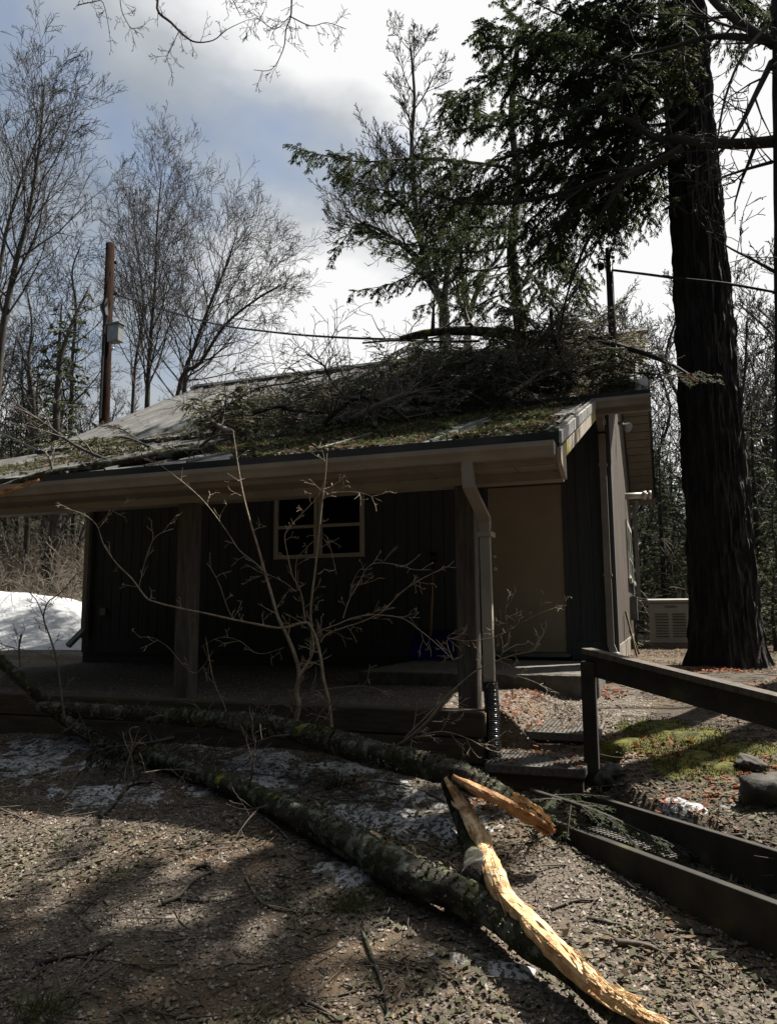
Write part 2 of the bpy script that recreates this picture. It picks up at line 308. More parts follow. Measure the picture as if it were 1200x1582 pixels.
# east window
W2 = MB()
for (a, b, c, d) in ((wy0, wy0+.07, 1.05, 2.05), (wy1-.07, wy1, 1.05, 2.05), (wy0+.07, wy1-.07, 1.05, 1.12), (wy0+.07, wy1-.07, 1.98, 2.05), ((wy0+wy1)/2-.03, (wy0+wy1)/2+.03, 1.12, 1.98)):
    W2.box((-.53, a, c), (-.49, b, d))
W2.box((-.5, wy0-.05, .98), (-.45, wy1+.05, 1.05))
o = obj('window', W2, MA['white'], H); obj('pane', MB().box((-.532, wy0, 1.05), (-.52, wy1, 2.05)), mat('bright_glass', (.3, .35, .36), rough=.1, spec=1, metal=.6), o)
# front window
wx0, wx1, wz0, wz1 = -4.965, -3.645, 1.235, 2.108
W1 = MB(); t = .05; xm = (wx0+wx1)/2
for (a, b, c, d) in ((wx0, wx0+t, wz0, wz1), (wx1-t, wx1, wz0, wz1), (wx0+t, wx1-t, wz0, wz0+t), (wx0+t, wx1-t, wz1-t, wz1), (xm-.055, xm-.008, wz0+t, wz1-t), (xm+.008, xm+.055, wz0+t, wz1-t)):
    W1.box((a, YW-.035, c), (b, YW+.03, d))
zc = (wz0+wz1)/2-.005
W1.box((wx0+t, YW-.022, zc-.02), (xm-.055, YW+.02, zc+.02)); W1.box((xm+.055, YW-.022, zc-.02), (wx1-t, YW+.02, zc+.02))
W1.box((xm-.0079, YW-.012, wz0+t), (xm+.0079, YW+.02, wz1-t))
o = obj('window', W1, MA['frame'], H)
for (a, b) in ((wx0+t, xm-.055), (xm+.055, wx1-t)):
    for (c, d) in ((wz0+t, zc-.02), (zc+.02, wz1-t)): obj('pane', MB().box((a, YW+.004, c), (b, YW+.010, d)), MA['glass'], o)
obj('window_surround', MB().box((wx0-.05, YW+.013, wz0-.06), (wx1+.05, YW+.02, wz1+.06)), MA['siding'], H)
# door
dx0, dx1 = -1.985, -1.075
fr = MB(); fr.box((dx0-.05, YW-.03, -.02), (dx0-.004, YW+.05, 2.08)); fr.box((dx1+.004, YW-.03, -.02), (dx1+.05, YW+.05, 2.08)); fr.box((dx0-.05, YW-.03, 2.036), (dx1+.05, YW+.05, 2.10))
obj('door_frame', fr, MA['siding'], H)
D = obj('door', MB().box((dx0, YW-.01, .02), (dx1, YW+.035, 2.032)), MA['door'], H)
bev = D.modifiers.new('bevel', 'BEVEL'); bev.width = .004
for zz, r in ((1.02, .034), (1.175, .026)):
    k = MB(); c = np.array([dx0+.07, YW-.01, zz]); k.tube([c, c-[0, .015, 0], c-[0, .016, 0], c-[0, .03, 0], c-[0, .045, 0], c-[0, .06, 0], c-[0, .068, 0]], [r, r, r*.45, r*.45, r*.9, r*.85, r*.4], 14)
    obj('knob' if zz < 1.1 else 'deadbolt', k, MA['brass'], D, True)
obj('threshold', MB().box((dx0-.03, YW-.09, -.03), (dx1+.03, YW+.03, .014)), MA['galv'], H)
# outlet box, hose bib
obj('outlet_cover', MB().box((-7.84, YW-.05, .49), (-7.74, YW-.001, .60)), MA['galv'], H)
# main roof
def roofpanel(x0, x1, prof_top, th):
    up = prof_top; n = len(up); dn = [(p[0], p[1]-th) for p in reversed(up)]
    return MB().prism(list(up)+dn, 0, x0, x1)
RF = MB(); prof_m = [(YM, ZM), (YRG, ZR), (YB, ZM)]; mm = roofpanel(XL, -.025, prof_m, .05); RF.add(mm.v, mm.f)
def rib(m, x, y0, y1, zf, h=.03, w=.012):
    a = np.array([x, y0, zf(y0)]); b = np.array([x, y1, zf(y1)]); u = _n(b-a); nrm = np.cross([1., 0, 0], u); c = (a+b)/2+nrm*h/2
    m.obox(c, u*np.linalg.norm(b-a)/2, (w, 0, 0), nrm*h/2)
x = -.155
while x > XL: rib(RF, x, YM+.01, YRG-.05, zmain); x -= .414
obj('roof', RF, MA['metalroof'], H)
obj('ridge_cap', MB().prism([(YRG-.20, ZR-.09), (YRG-.20, ZR-.04), (YRG, ZR+.075), (YRG+.20, ZR-.04), (YRG+.20, ZR-.09), (YRG, ZR+.02)], 0, XL-.03, .0), MA['drip'], H)
# main soffits / rakes
for xx0, xx1 in ((-.50, -.02), (XL, -8.17)):
    m = MB()
    m.prism([(YM+.05, zmain(YM+.05)-.053), (YRG, ZR-.053), (YB-.05, zmain(YB-.05)-.053), (YB-.05, zmain(YB-.05)-.16), (YRG, ZR-.16), (YM+.05, zmain(YM+.05)-.16)], 0, xx0, xx1-.03)
    s = obj('soffit', m, MA['soffit'], H)
    m = MB(); m.prism([(YM+.02, zmain(YM+.02)-.0), (YRG, ZR), (YB-.02, zmain(YB-.02)), (YB-.02, zmain(YB-.02)-.2), (YRG, ZR-.2), (YM+.02, zmain(YM+.02)-.2)], 0, (-.024 if xx0 > -1 else XL-.02), (-.006 if xx0 > -1 else XL-.001))
    obj('rake_trim', m, MA['drip'], H)
m = MB()
for k in range(18):   # soffit joints on the far overhang
    yy = YRG+.2+k*.2; zz = zmain(yy)-.165; m.box((-.50, yy, zz-.004), (-.05, yy+.012, zz))
obj('soffit_joints', m, MA['drip'], H)
m = MB(); m.box((XL, YM-.03, ZM-.055), (-.02, YM+.02, ZM+.012)); obj('drip_edge', m, MA['drip'], H)
def gutter(x0, x1, yf, zt, h=.105):
    m = MB(); m.prism([(yf, zt), (yf, zt-.035), (yf+.018, zt-h*.62), (yf+.03, zt-h), (yf+.11, zt-h), (yf+.11, zt), (yf+.104, zt), (yf+.104, zt-h+.01), (yf+.036, zt-h+.01), (yf+.012, zt-.03), (yf+.012, zt)], 0, x0, x1); m.box((x0, yf+.006, zt-h*.97), (x0+.008, yf+.108, zt-.002)); m.box((x1-.008, yf+.006, zt-h*.97), (x1, yf+.108, zt-.002)); return m
obj('gutter', gutter(-.62, -.01, YM-.125, ZM-.06), MA['trim'], H)
m = MB(); m.box((-.62, YM-.012, ZM-.22), (-.02, YM+.05, ZM-.057)); m.box((-.62, YM+.05, ZM-.22), (-.52, YW, ZM-.2)); obj('fascia', m, MA['trim'], H)
m = MB(); m.box((-.52, YM+.05, ZM-.225), (-.03, YM+.9, ZM-.205)); 
# main corner downspout with kick-out
def spout(m, pts, a=.038, b=.028):
    for p, q in zip(pts[:-1], pts[1:]):
        p = np.array(p, float); q = np.array(q, float); u = _n(q-p); s = _n(np.cross(u, [0, 1., 0])) if abs(u[1]) < .9 else np.array([1., 0, 0]); v = np.cross(u, s)
        m.obox((p+q)/2, u*(np.linalg.norm(q-p)/2+.012), s*a, v*b)
m = MB(); spout(m, [(-.575, 8.66, 2.76), (-.575, 9.07, 2.66), (-.575, 9.07, 2.60), (-.575, 9.07, .12), (-.52, 9.0, -.02)])
m.box((-.625, 9.035, 2.2), (-.525, 9.155, 2.23)); m.box((-.625, 9.035, .9), (-.525, 9.155, .93)); obj('downspout', m, MA['trim'], H)
m = MB(); spout(m, [(-8.07, 9.07, 2.3), (-8.07, 9.07, .28), (-8.14, 8.85, .06)]); obj('downspout', m, MA['trim'], H)
m = MB(); spout(m, [(-.44, 16.35, 2.6), (-.44, 16.35, .55)]); m.tube([(-.44, 16.3, 2.62), (-.4, 16.2, 2.75)], .05, 8); obj('downspout', m, MA['trim'], H)
obj('gutter', gutter(-8.7, -.01, YB+.02, ZM-.06), MA['trim'], H)
# floodlight under the overhang and vent pipe
m = MB(); c = at(958, 655, x=-.45); m.box(c-[.04, .04, .01], c+[.04, .04, .03]); m.tube([c, c+[.05, -.05, -.05], c+[.12, -.1, -.09]], [.02, .045, .075], 12); obj('floodlight', m, MA['galv'], H)
m = MB(); c = np.array([-.52, 13.8, 2.52]); m.tube([c-[.05, 0, 0], c+[.30, 0, 0]], .055, 14); m.tube([c+[.30, 0, 0], c+[.36, 0, 0]], .075, 14); m.tube([c+[.40, 0, 0], c+[.44, 0, 0]], .075, 14); m.tube([c+[.30, 0, 0], c+[.41, 0, 0]], .04, 10)
obj('vent_pipe', m, MA['white'], H, True)
m = MB(); m.box((-.51, 13.5, .35), (-.40, 13.75, .75)); m.tube([(-.45, 13.6, .75), (-.45, 13.6, 1.3), (-.5, 13.6, 1.4)], .02, 6); m.tube([(-.45, 13.6, .35), (-.45, 13.6, -.1)], .025, 6); obj('meter_box', m, MA['galv'], H)
# porch roof
PR = MB(); mm = roofpanel(XL, XR, [(YE, zporch(YE)), (YM+.12, zporch(YM+.12)+.0)], .05); PR.add(mm.v, mm.f)
x = -1.098+.018
xsr = []
x = -.685
while x > XL: xsr.append(x); x -= .414
for x in xsr: rib(PR, x, YE+.015, YM-.15, zporch, .022, .010)
rib(PR, XR-.012, YE+.0, YM-.1, zporch, .03, .012)
obj('porch_roof', PR, MA['metalroof'], H)
m = MB(); m.box((XL, YE-.018, 1.632), (XR-.003, YE-.001, 1.712)); obj('drip_edge', m, MA['drip'], H)
m = MB(); m.prism([(YE-.02, zporch(YE)+.004), (YM-.1, zporch(YM-.1)+.004), (YM-.1, zporch(YM-.1)-.085), (YE-.02, zporch(YE)-.085)], 0, XR, XR+.018); obj('rake_metal', m, MA['dripg'], H)
m = MB(); m.prism([(YE-.005, 1.60), (YM-.1, zporch(YM-.1)-.087), (YM-.1, zporch(YM-.1)-.22), (YE+.30, zporch(YE+.3)-.21), (YE+.30, 1.43), (YE+.24, 1.43), (YE+.02, 1.50), (YE-.005, 1.53)], 0, XR-.022, XR+.008)
obj('rake_board', m, MA['trim_lit'], H)
obj('gutter', gutter(XL, XR-.025, YE-.12, 1.632, .10), MA['trim'], H)
m = MB(); m.box((XL, YE-.002, 1.50), (XR-.024, YE+.02, 1.632)); obj('fascia', m, MA['trim'], H)
m = MB(); x = XL
while x < XR-.1:
    x1 = min(x+.30, XR-.024); m.box((x, YE+.02, 1.494), (x1-.006, YE+.27, 1.5)); m.box((x1-.05, YE+.255, 1.485), (x1-.03, YE+.27, 1.4935)); x += .30
obj('soffit', m, MA['soffit'], H)
m = MB(); m.box((XL+.05, YE+.27, 1.432), (XR-.024, YE+.42, 1.60)); obj('porch_beam', m, MA['trim'], H)
m = MB(); m.prism([(YE+.42, 1.72), (YW, zporch(YW)-.12), (YW, zporch(YW)-.1), (YE+.42, 1.74)], 0, XL+.05, XR-.03); obj('porch_ceiling', m, MA['siding'], H)
# posts
for a, b in [(q, q+.145) for q in (at(269, 1000, y=YE+.275)[0], at(704, 900, y=YE+.275)[0])]:
    m = MB(); m.box((a, YE+.275, -.215), (b, YE+.415, 1.432)); p = obj('porch_post', m, MA['wood'], H); bv = p.modifiers.new('bevel', 'BEVEL'); bv.width = .008; bv.segments = 2
m = MB(); m.box((-7.75, YE+.275, -.215), (-7.6, YE+.415, 1.432)); obj('porch_post', m, MA['wood'], H)
# front porch downspout
m = MB(); pts = [at(721, 716, y=YE-.07), at(737, 752, y=YE-.07), at(748, 800, y=YE+.13), at(748, 815, y=YE+.16)]
xd = pts[0][0]
pts = [(xd, YE-.06, 1.54), (xd+.01, YE-.06, 1.36), (xd+.065, YE+.16, 1.16), (xd+.065, YE+.16, 1.10)]
spout(m, pts, .040, .030); o = obj('downspout', m, MA['trim'], H)
m = MB(); spout(m, [(xd+.065, YE+.16, 1.10), (xd+.075, YE+.16, -.02)], .036, .028); m.box((xd+.02, YE+.12, 1.03), (xd+.115, YE+.275, 1.065))
for k in range(6): m.box((xd+.026, YE+.128, 1.10+k*.012), (xd+.104, YE+.192, 1.105+k*.012))
obj('downspout', m, MA['trim'], H)
XD = xd+.075
# black corrugated pipe
m = MB(); P = smoothpath([(XD, YE+.16, .01), (XD+.02, YE+.12, -.15), (XD+.045, YE+.02, -.40), (XD+.05, YE-.03, -.56)], 20); rr = [.052+.007*(1 if i % 3 == 0 else -.4 if i % 3 == 1 else .2) for i in range(len(P))]
PP = []; RR = []
for i in range(0, 200):
    t = i/199*(len(P)-1); k = min(int(t), len(P)-2); PP.append(P[k]+(P[k+1]-P[k])*(t-k)); RR.append(.050+.0045*math.sin(i*1.9))
m.tube(PP, RR, 18); tag(obj('drain_pipe', m, MA['black'], smooth=True), 'black corrugated plastic drain pipe on the end of the porch downspout', 'drain pipe')
m = MB(); P = smoothpath([(-.52, 9.0, .02), (-.48, 8.92, -.10), (-.36, 8.7, -.16), (-.1, 8.3, -.17), (.1, 7.7, -.20)], 12); m.tube(P, .045, 12); tag(obj('drain_hose', m, MA['trim'], smooth=True), 'taupe drain hose curving from the house corner downspout over the ground', 'drain hose')
# ------------------------------------------------------------------ slab, timbers, treads, kerbs, rail
def bev(o, w=.01, s=2): b = o.modifiers.new('bevel', 'BEVEL'); b.width = w; b.segments = s; return o
tag(bev(obj('concrete_step', MB().box((-2.85, 7.0, -.30), (-.56, 9.10, -.07)), MA['concrete']), .015), 'wide concrete step in front of the tan door', 'step')
TW = thing('retaining_wall', 'dark stacked timber retaining wall holding the porch gravel', 'retaining wall', (-5, 5.2, -.5))
for k, (z0, z1) in enumerate(((-.345, -.17), (-.52, -.349), (-.69, -.524))):
    bev(obj('timber', MB().box((-9.5, 5.10+.004*k, z0), (-1.165+.006*k, 5.25, z1)), MA['woodx'], TW), .012)
    obj('cut_end', MB().box((-1.163+.006*k, 5.112, z0+.014), (-1.158+.006*k, 5.24, z1-.012)), MA['endgrain'], TW)
def treadmat(o, x0, x1, y0, y1, z, par):
    m = MB(); n = int((x1-x0)/.028); q = int((y1-y0)/.028)
    for i in range(n):
        for j in range(q):
            cx_, cy_ = x0+(i+.5)*(x1-x0)/n, y0+(j+.5)*(y1-y0)/q; a = .0085
            m.add([(cx_-a, cy_-a, z), (cx_+a, cy_-a, z), (cx_+a, cy_+a, z), (cx_-a, cy_+a, z), (cx_-a*.5, cy_-a*.5, z+.007), (cx_+a*.5, cy_-a*.5, z+.007), (cx_+a*.5, cy_+a*.5, z+.007), (cx_-a*.5, cy_+a*.5, z+.007)], [(4, 5, 6, 7), (0, 1, 5, 4), (1, 2, 6, 5), (2, 3, 7, 6), (3, 0, 4, 7)])
    return obj('grip_studs', m, MA['rubber'], par)
for nm, lab, (x0, x1, y0, y1, z) in (('u', 'upper studded step paver below the porch drain pipe', (-1.02, -.46, 5.55, 6.35, -.35)), ('l', 'lower studded step paver beside the timber wall end', (-1.13, -.50, 4.93, 5.46, -.47))):
    t_ = thing('step_tread', lab, 'step', ((x0+x1)/2, (y0+y1)/2, z))
    bev(obj('paver', MB().box((x0, y0, z-.06), (x1, y1, z)), MA['rubber'], t_), .008); obj('riser', MB().box((x0+.02, y0+.03, z-.3), (x1-.02, y1, z-.061)), MA['woodx'], t_); treadmat(None, x0+.01, x1-.01, y0+.01, y1-.01, z, t_)
# kerb direction
KD = np.array([.733, -.680, 0]); KN = np.array([-.680, -.733, 0.])  # along (toward viewer right), across (to the left/near)
A0 = np.array([-.50, 4.90, -.60])
def kboard(name, start, ln, w_, h, top, mt, label=None, cat=None, parent=None):
    c = start+KD*ln/2; c = np.array([c[0], c[1], top-h/2]); o = obj(name, MB().obox(c, KD*ln/2, KN*w_/2, (0, 0, h/2)), mt, parent); bev(o, .006)
    if label: tag(o, label, cat)
    return o
kboard('kerb_board', A0-KD*.02, 3.2, .04, .24, -.60, MA['rail'], 'long dark kerb board running from the handrail post', 'kerb board')
B0 = at(858, 1268, z=-.60); kboard('kerb_board', B0, 3.0, .045, .26, -.60, MA['rail'], 'long dark kerb board beside the split limb end', 'kerb board')
c0 = at(780, 1266, z=-.64); c1 = at(852, 1278, z=-.64); u = (c1-c0)/2
tag(obj('edging_board', MB().obox((c0+c1)/2-[0, 0, .08], u, _n(np.cross(u, [0, 0, 1]))*.045, (0, 0, .08)), MA['woodx']), 'short timber edging board at the tip of the broken limb', 'edging board')
# third paver between kerbs and gravel path
c = at(1010, 1292, z=-.74); t_ = thing('step_tread', 'studded step paver between the two kerb boards, half under a green bough', 'step', c)
obj('paver', MB().obox(c-[0, 0, .03], KD*.30, KN*.22, (0, 0, .03)), MA['rubber'], t_)
m = MB()
for i in range(20):
    for j in range(15):
        q = c+KD*(-.285+.03*i)+KN*(-.21+.03*j); m.obox(q+[0, 0, .003], KD*.008, KN*.008, (0, 0, .003))
obj('grip_studs', m, MA['rubber'], t_)
HR = thing('handrail', 'weathered wooden handrail on a square post beside the steps', 'handrail', A0)
pc = at(915.5, 1215, z=-.62); ph = .05
m = MB().box((pc[0]-.045, pc[1]-.045, -.85), (pc[0]+.045, pc[1]+.045, .235)); 
p = obj('post', m, MA['rail'], HR)
ztop = at(915, 1022, y=pc[1])[2]; p.data.vertices.foreach_get
for v in p.data.vertices:
    if v.co.z > 0: v.co.z = ztop-ORG['handrail'][2]
bev(p, .006)
def railz(px, py, par): return at(px, py, y=par)
r0 = at(908, 1011, y=pc[1]-.02); r1d = None
# rail goes along KD, descending slightly
best = None
for s_ in np.linspace(-.4, .4, 161):
    q = r0+(KD+np.array([0, 0, s_]))*1.5; c_ = R.T@(q-CAM); pxx = 600+F*c_[0]/-c_[2]; pyy = 791-F*c_[1]/-c_[2]
    e_ = abs(pyy-(1011+(pxx-908)*.255))
    if best is None or e_ < best[0]: best = (e_, s_)
rd = _n(KD+np.array([0, 0, best[1]])); up = _n(np.cross(np.cross(rd, [0, 0, 1]), rd))
rc = r0+rd*1.6-up*.07+rd*(-.02)
bev(obj('rail', MB().obox(rc-KN*.035, rd*1.62, KN*.019, up*.07), MA['rail'], HR), .006)
obj('cap_rail', MB().obox(r0+rd*1.6-up*.0+up*.018-KN*.02, rd*1.64, KN*.045, up*.017), MA['wood'], HR)
# ------------------------------------------------------------------ shovel, generator, pole, mast, wires
SH = thing('snow_shovel', 'blue snow shovel with a wooden handle leaning on the dark porch wall', 'shovel', (-3.3, 8.8, -.1))
a = at(665, 982, y=8.85); b = at(668.5, 880, y=9.08); b2 = at(669, 868, y=9.10)
obj('handle', MB().tube([a, b], .016, 10), MA['ash'], SH, True)
m = MB(); m.tube([b, b2], .02, 8); m.tube([b2+[-.05, 0, .01], b2+[.05, 0, .01]], .016, 8); m.tube([b2+[-.05, 0, .01], b2+[-.05, 0, .10]], .012, 8); m.tube([b2+[.05, 0, .01], b2+[.05, 0, .10]], .012, 8); m.tube([b2+[-.06, 0, .10], b2+[.06, 0, .10]], .017, 8)
obj('grip', m, MA['black'], SH)
m = MB(); prof = []; cc = at(667, 1003, y=8.8)
n = 10
V = []
for side in (0, 1):
    for i in range(n+1):
        t = i/n; zz = -.055+.34*t; yy = 8.68+.24*math.sin(t*1.5)-side*.008*(-1)
        for xk in np.linspace(-1, 1, 9): V.append((cc[0]+xk*.27*(1-.12*t*t), yy-.05*xk*xk*(t*.6+.2), zz))
w9 = 9; off = (n+1)*w9; Fc = []
for i in range(n):
    for k in range(8):
        q = i*w9+k; Fc.append((q, q+1, q+1+w9, q+w9)); Fc.append((off+q, off+q+w9, off+q+1+w9, off+q+1))
m.add(V, Fc); obj('blade', m, MA['blue'], SH, True)
G = thing('generator', 'beige standby generator with louvred front beside the big dark trunk', 'generator', (.05, 13.4, -.1))
gx0, gx1, gz0, gz1 = -.215, .44, -.02, .70
bev(obj('body', MB().box((gx0, 13.0, gz0), (gx1, 14.2, gz1-.07)), MA['gen'], G), .02, 3)
bev(obj('lid', MB().prism([(12.985, gz1-.068), (14.215, gz1-.068), (14.215, gz1-.02), (14.15, gz1), (13.06, gz1), (12.985, gz1-.02)], 0, gx0-.012, gx1+.012), MA['gen'], G), .012, 2)
m = MB()
for k in range(9):
    z = .46-k*.045
    for (a, b) in ((gx0+.10, (gx0+gx1)/2-.03), ((gx0+gx1)/2+.03, gx1-.10)): m.box((a, 12.994, z-.011), (b, 12.999, z+.008))
obj('louvers', m, MA['void'], G)
m = MB()
for k in range(9):
    z = .46-k*.045
    for (a, b) in ((gx0+.10, (gx0+gx1)/2-.03), ((gx0+gx1)/2+.03, gx1-.10)): m.prism([(12.999, z+.009), (12.975, z+.002), (12.999, z+.018)], 0, a, b)
obj('louver_hoods', m, MA['gen'], G)
cu = bpy.data.curves.new('logo_text', 'FONT'); cu.body = 'GENERAC'; cu.size = .045; cu.extrude = .001; cu.align_x = 'CENTER'
tmp = bpy.data.objects.new('tmp', cu); COL.objects.link(tmp); bpy.context.view_layer.update(); me = bpy.data.meshes.new_from_object(tmp.evaluated_get(bpy.context.evaluated_depsgraph_get())); bpy.data.objects.remove(tmp)
me.materials.clear(); me.materials.append(MA['void']); me.transform(Matrix.Translation((.13-.05, 12.997-13.4, .555+.1))@Matrix.Rotation(math.pi/2, 4, 'X')); 
for v in me.vertices: v.co.z = v.co.z+0
lo = link('logo', me, G)
obj('pad', MB().box((gx0-.1, 12.9, -.2), (gx1+.1, 14.3, -.022)), MA['concrete'], G)
# boards leaning on the east wall
for k, (lab, x, y, h, wd) in enumerate((('pale board leaning on the sunlit side wall', -.49, 11.2, .62, .14), ('thin dark plank standing by the pale leaning board', -.47, 11.7, .34, .10))):
    m = MB(); m.obox((x+.06, y, h/2-.12), (.012, 0, .003), (0, wd/2, 0), (-.06, 0, h/2)); tag(obj('board', m, MA['endgrain'] if k == 0 else MA['wood']), lab, 'board')
UP = thing('utility_pole', 'red-brown wooden utility pole with grey electrical box behind the roof', 'utility pole', (-13.88, 16, 0))
b0 = at(161, 660, y=16.); tp = at(171, 377, y=16.); b1 = b0+(b0-tp)*1.1
obj('pole', MB().tube([b1, b0, tp], [.145, .14, .12], 14), MA['pole'], UP, True)
c = at(179, 516, y=15.8); bev(obj('electrical_box', MB().box(c-[.18, .12, .24], c+[.18, .12, .24]), MA['galv'], UP), .02)
m = MB(); m.box(c+[-.21, -.16, .24], c+[.23, .12, .28]); obj('box_hood', m, MA['galv'], UP)
m = MB(); c2 = at(163, 480, y=15.75); m.tube([c2+[0, 0, .35], c2+[-.05, 0, .1], c2+[.02, 0, -.15], c2+[0, 0, -.4]], [.05, .11, .08, .04], 8); m.tube([c2+[0, 0, -.4], c2+[.0, 0, -3]], .03, 6); obj('cable_head', m, MA['cable'], UP)
m = MB(); q = at(176, 455, y=15.9); m.tube([q, q+[.14, 0, .02]], .03, 6); q = at(178, 406, y=15.9); m.tube([q, q+[.08, 0, 0]], .05, 6); obj('insulator', m, MA['cable'], UP)
MS = thing('service_mast', 'dark metal service mast pipe rising from the right end of the roof', 'mast', (-.44, 9.8, 3.5))
q0 = np.array([-.43, 9.8, zmain(9.8)-.1]); q1 = at(939.5, 384, y=9.8); obj('pipe', MB().tube([q0, q1], [.052, .045], 12), MA['mast'], MS, True)
obj('flashing', MB().tube([q0+[0, 0, .05], q0+[0, 0, .35]], [.11, .056], 12), MA['mast'], MS, True)
m = MB(); c = at(928, 411, y=9.8); m.tube([c-[0, .03, .03], c+[0, .03, .03]], [.045, .045], 8); m.tube([at(938, 402, y=9.8), at(926, 400, y=9.8)], .012, 6)
for py in (386, 398, 404): q = at(944, py, y=9.8); m.tube([q-[.02, 0, 0], q+[.04, 0, 0]], .02, 6)
obj('insulator', m, MA['cable'], MS)
def wire(label, pts, y, r, sag=0):
    P = smoothpath(path(pts, y), 8); tag(obj('power_cable', MB().tube(P, r, 6), MA['cable'], smooth=True), label, 'cable')
wire('thick cable running from the roof mast past the big trunk', [(943, 417, 9.8), (1000, 424, 9.3), (1045, 430, 9.05), (1120, 438, 8.9), (1195, 451, 8.8), (1300, 470, 8.7)], 9, .017)
wire('sagging cable from the utility pole to the fallen log', [(180, 455, 15.8), (240, 475, 15), (330, 500, 13.5), (420, 513, 12.5), (500, 520, 11.8), (600, 524, 11.2), (660, 522, 10.8)], 15, .02)
wire('taut pale cable at the left end of the roof', [(-60, 640, 12), (55, 694, 9.2), (58, 696, 9.0)], 12, .018)
wire('low dark wire at the left behind the roof', [(-40, 555, 20), (60, 590, 19), (160, 600, 16.2)], 19, .012)
# ------------------------------------------------------------------ VEGETATION
class Veg:
    def __init__(s): s.a = []; s.b = []; s.ra = []; s.rb = []; s.lp = []; s.ld = []; s.lw = []; s.ll = []; s.lwd = []
    def seg(s, a, b, ra, rb): s.a.append(a); s.b.append(b); s.ra.append(ra); s.rb.append(rb)
    def poly(s, P, r0, r1):
        n = len(P)-1
        for i in range(n): s.seg(P[i], P[i+1], r0+(r1-r0)*i/n, r0+(r1-r0)*(i+1)/n)
    def wood(s, sides=3): return segs_arr(s.a, s.b, s.ra, s.rb, sides)
    def leafs(s): return leaves_arr(np.concatenate(s.lp), np.concatenate(s.ld), np.concatenate(s.lw), np.concatenate(s.ll), np.concatenate(s.lwd))
def nrm(A): return A/(np.linalg.norm(A, axis=-1, keepdims=True)+1e-9)
def grow(v, p, d, ln, r, lvl, up=.25, wig=.18, kids=(7, 6, 4, 3), ang=(.5, .95), minr=.004, lr=(.45, .7), r_=random):
    n = max(3, int(3+ln*1.2)) if lvl < 2 else 3; st = ln/n; P = [np.array(p, float)]; d = _n(d); rr = [r]; D_ = [d]
    for i in range(n):
        d = _n(d+np.array([r_.gauss(0, wig), r_.gauss(0, wig), r_.gauss(0, wig)+up*.35])); P.append(P[-1]+d*st); D_.append(d); rr.append(max(r*(1-(i+1)/n*.82), minr))
    for i in range(n): v.seg(P[i], P[i+1], rr[i], rr[i+1])
    if lvl >= len(kids): return
    for k in range(kids[lvl]):
        t = (k+r_.random())/kids[lvl]*.85+.15; f = t*n; i = min(int(f), n-1); q = P[i]+(P[i+1]-P[i])*(f-i)
        a = r_.uniform(*ang); az = r_.uniform(0, 2*math.pi); dd = D_[i]; s1 = _n(np.cross(dd, [.3, .2, 1])); s2 = np.cross(dd, s1)
        nd = dd*math.cos(a)+(s1*math.cos(az)+s2*math.sin(az))*math.sin(a)
        grow(v, q, nd, ln*r_.uniform(*lr)*(1-.45*t), max(rr[i]*.55, minr), lvl+1, up, wig, kids, ang, minr, lr, r_)
def bare_tree_meshes(name, trunk, r0, r1, limbs, lln, seed, kids=(6, 5, 4), ang0=(.45, .9), up=.3, start=.3, minr=.007, wood='branch'):
    rr = random.Random(seed); v = Veg(); n = len(trunk)
    for k in range(limbs):
        t = start+(1-start)*(k+rr.random())/limbs; f = t*(n-1); i = min(int(f), n-2); q = trunk[i]+(trunk[i+1]-trunk[i])*(f-i); dd = _n(trunk[i+1]-trunk[i])
        a = rr.uniform(*ang0); az = k*2.4+rr.uniform(-.5, .5); s1 = _n(np.cross(dd, [.3, .2, 1.1])); s2 = np.cross(dd, s1)
        grow(v, q, dd*math.cos(a)+(s1*math.cos(az)+s2*math.sin(az))*math.sin(a), lln*(1-.6*(t-start)/(1-start))*rr.uniform(.75, 1.15), (r0+(r1-r0)*t)*.45, 0, up, .085, kids, minr=minr, r_=rr)
    return v
def tree_thing(name, label, cat, trunk, r0, r1, v, group=None, bark='barkg', crown='branch', sides=9, leafmat=None, smoothn=5):
    base = trunk[0]; t_ = thing(name, label, cat, base, group); P = smoothpath(trunk, smoothn); n = len(P)
    obj('trunk', MB().tube(P, [r0+(r1-r0)*(i/(n-1)) for i in range(n)], sides, .04), MA[bark], t_, True)
    w_ = obj('crown', v.wood(3), MA[crown], t_)
    if v.lp: obj('foliage', v.leafs(), MA[leafmat or 'hemb'], t_)
    return t_
def copytree(t_, loc, rz, s, label=None):
    c = t_.copy(); COL.objects.link(c); c.location = loc; c.rotation_euler = (0, 0, rz); c.scale = (s, s, s)
    if label: c['label'] = label
    for ch in t_.children: d = ch.copy(); COL.objects.link(d); d.parent = c
    return c
def down(P, n=2):  # extend a visible trunk down to the ground
    P = [np.array(p) for p in P]; z = float(T(P[0][0], P[0][1]))
    if P[0][2] > z: P = [np.array([P[0][0], P[0][1], z-.15])]+P
    return P
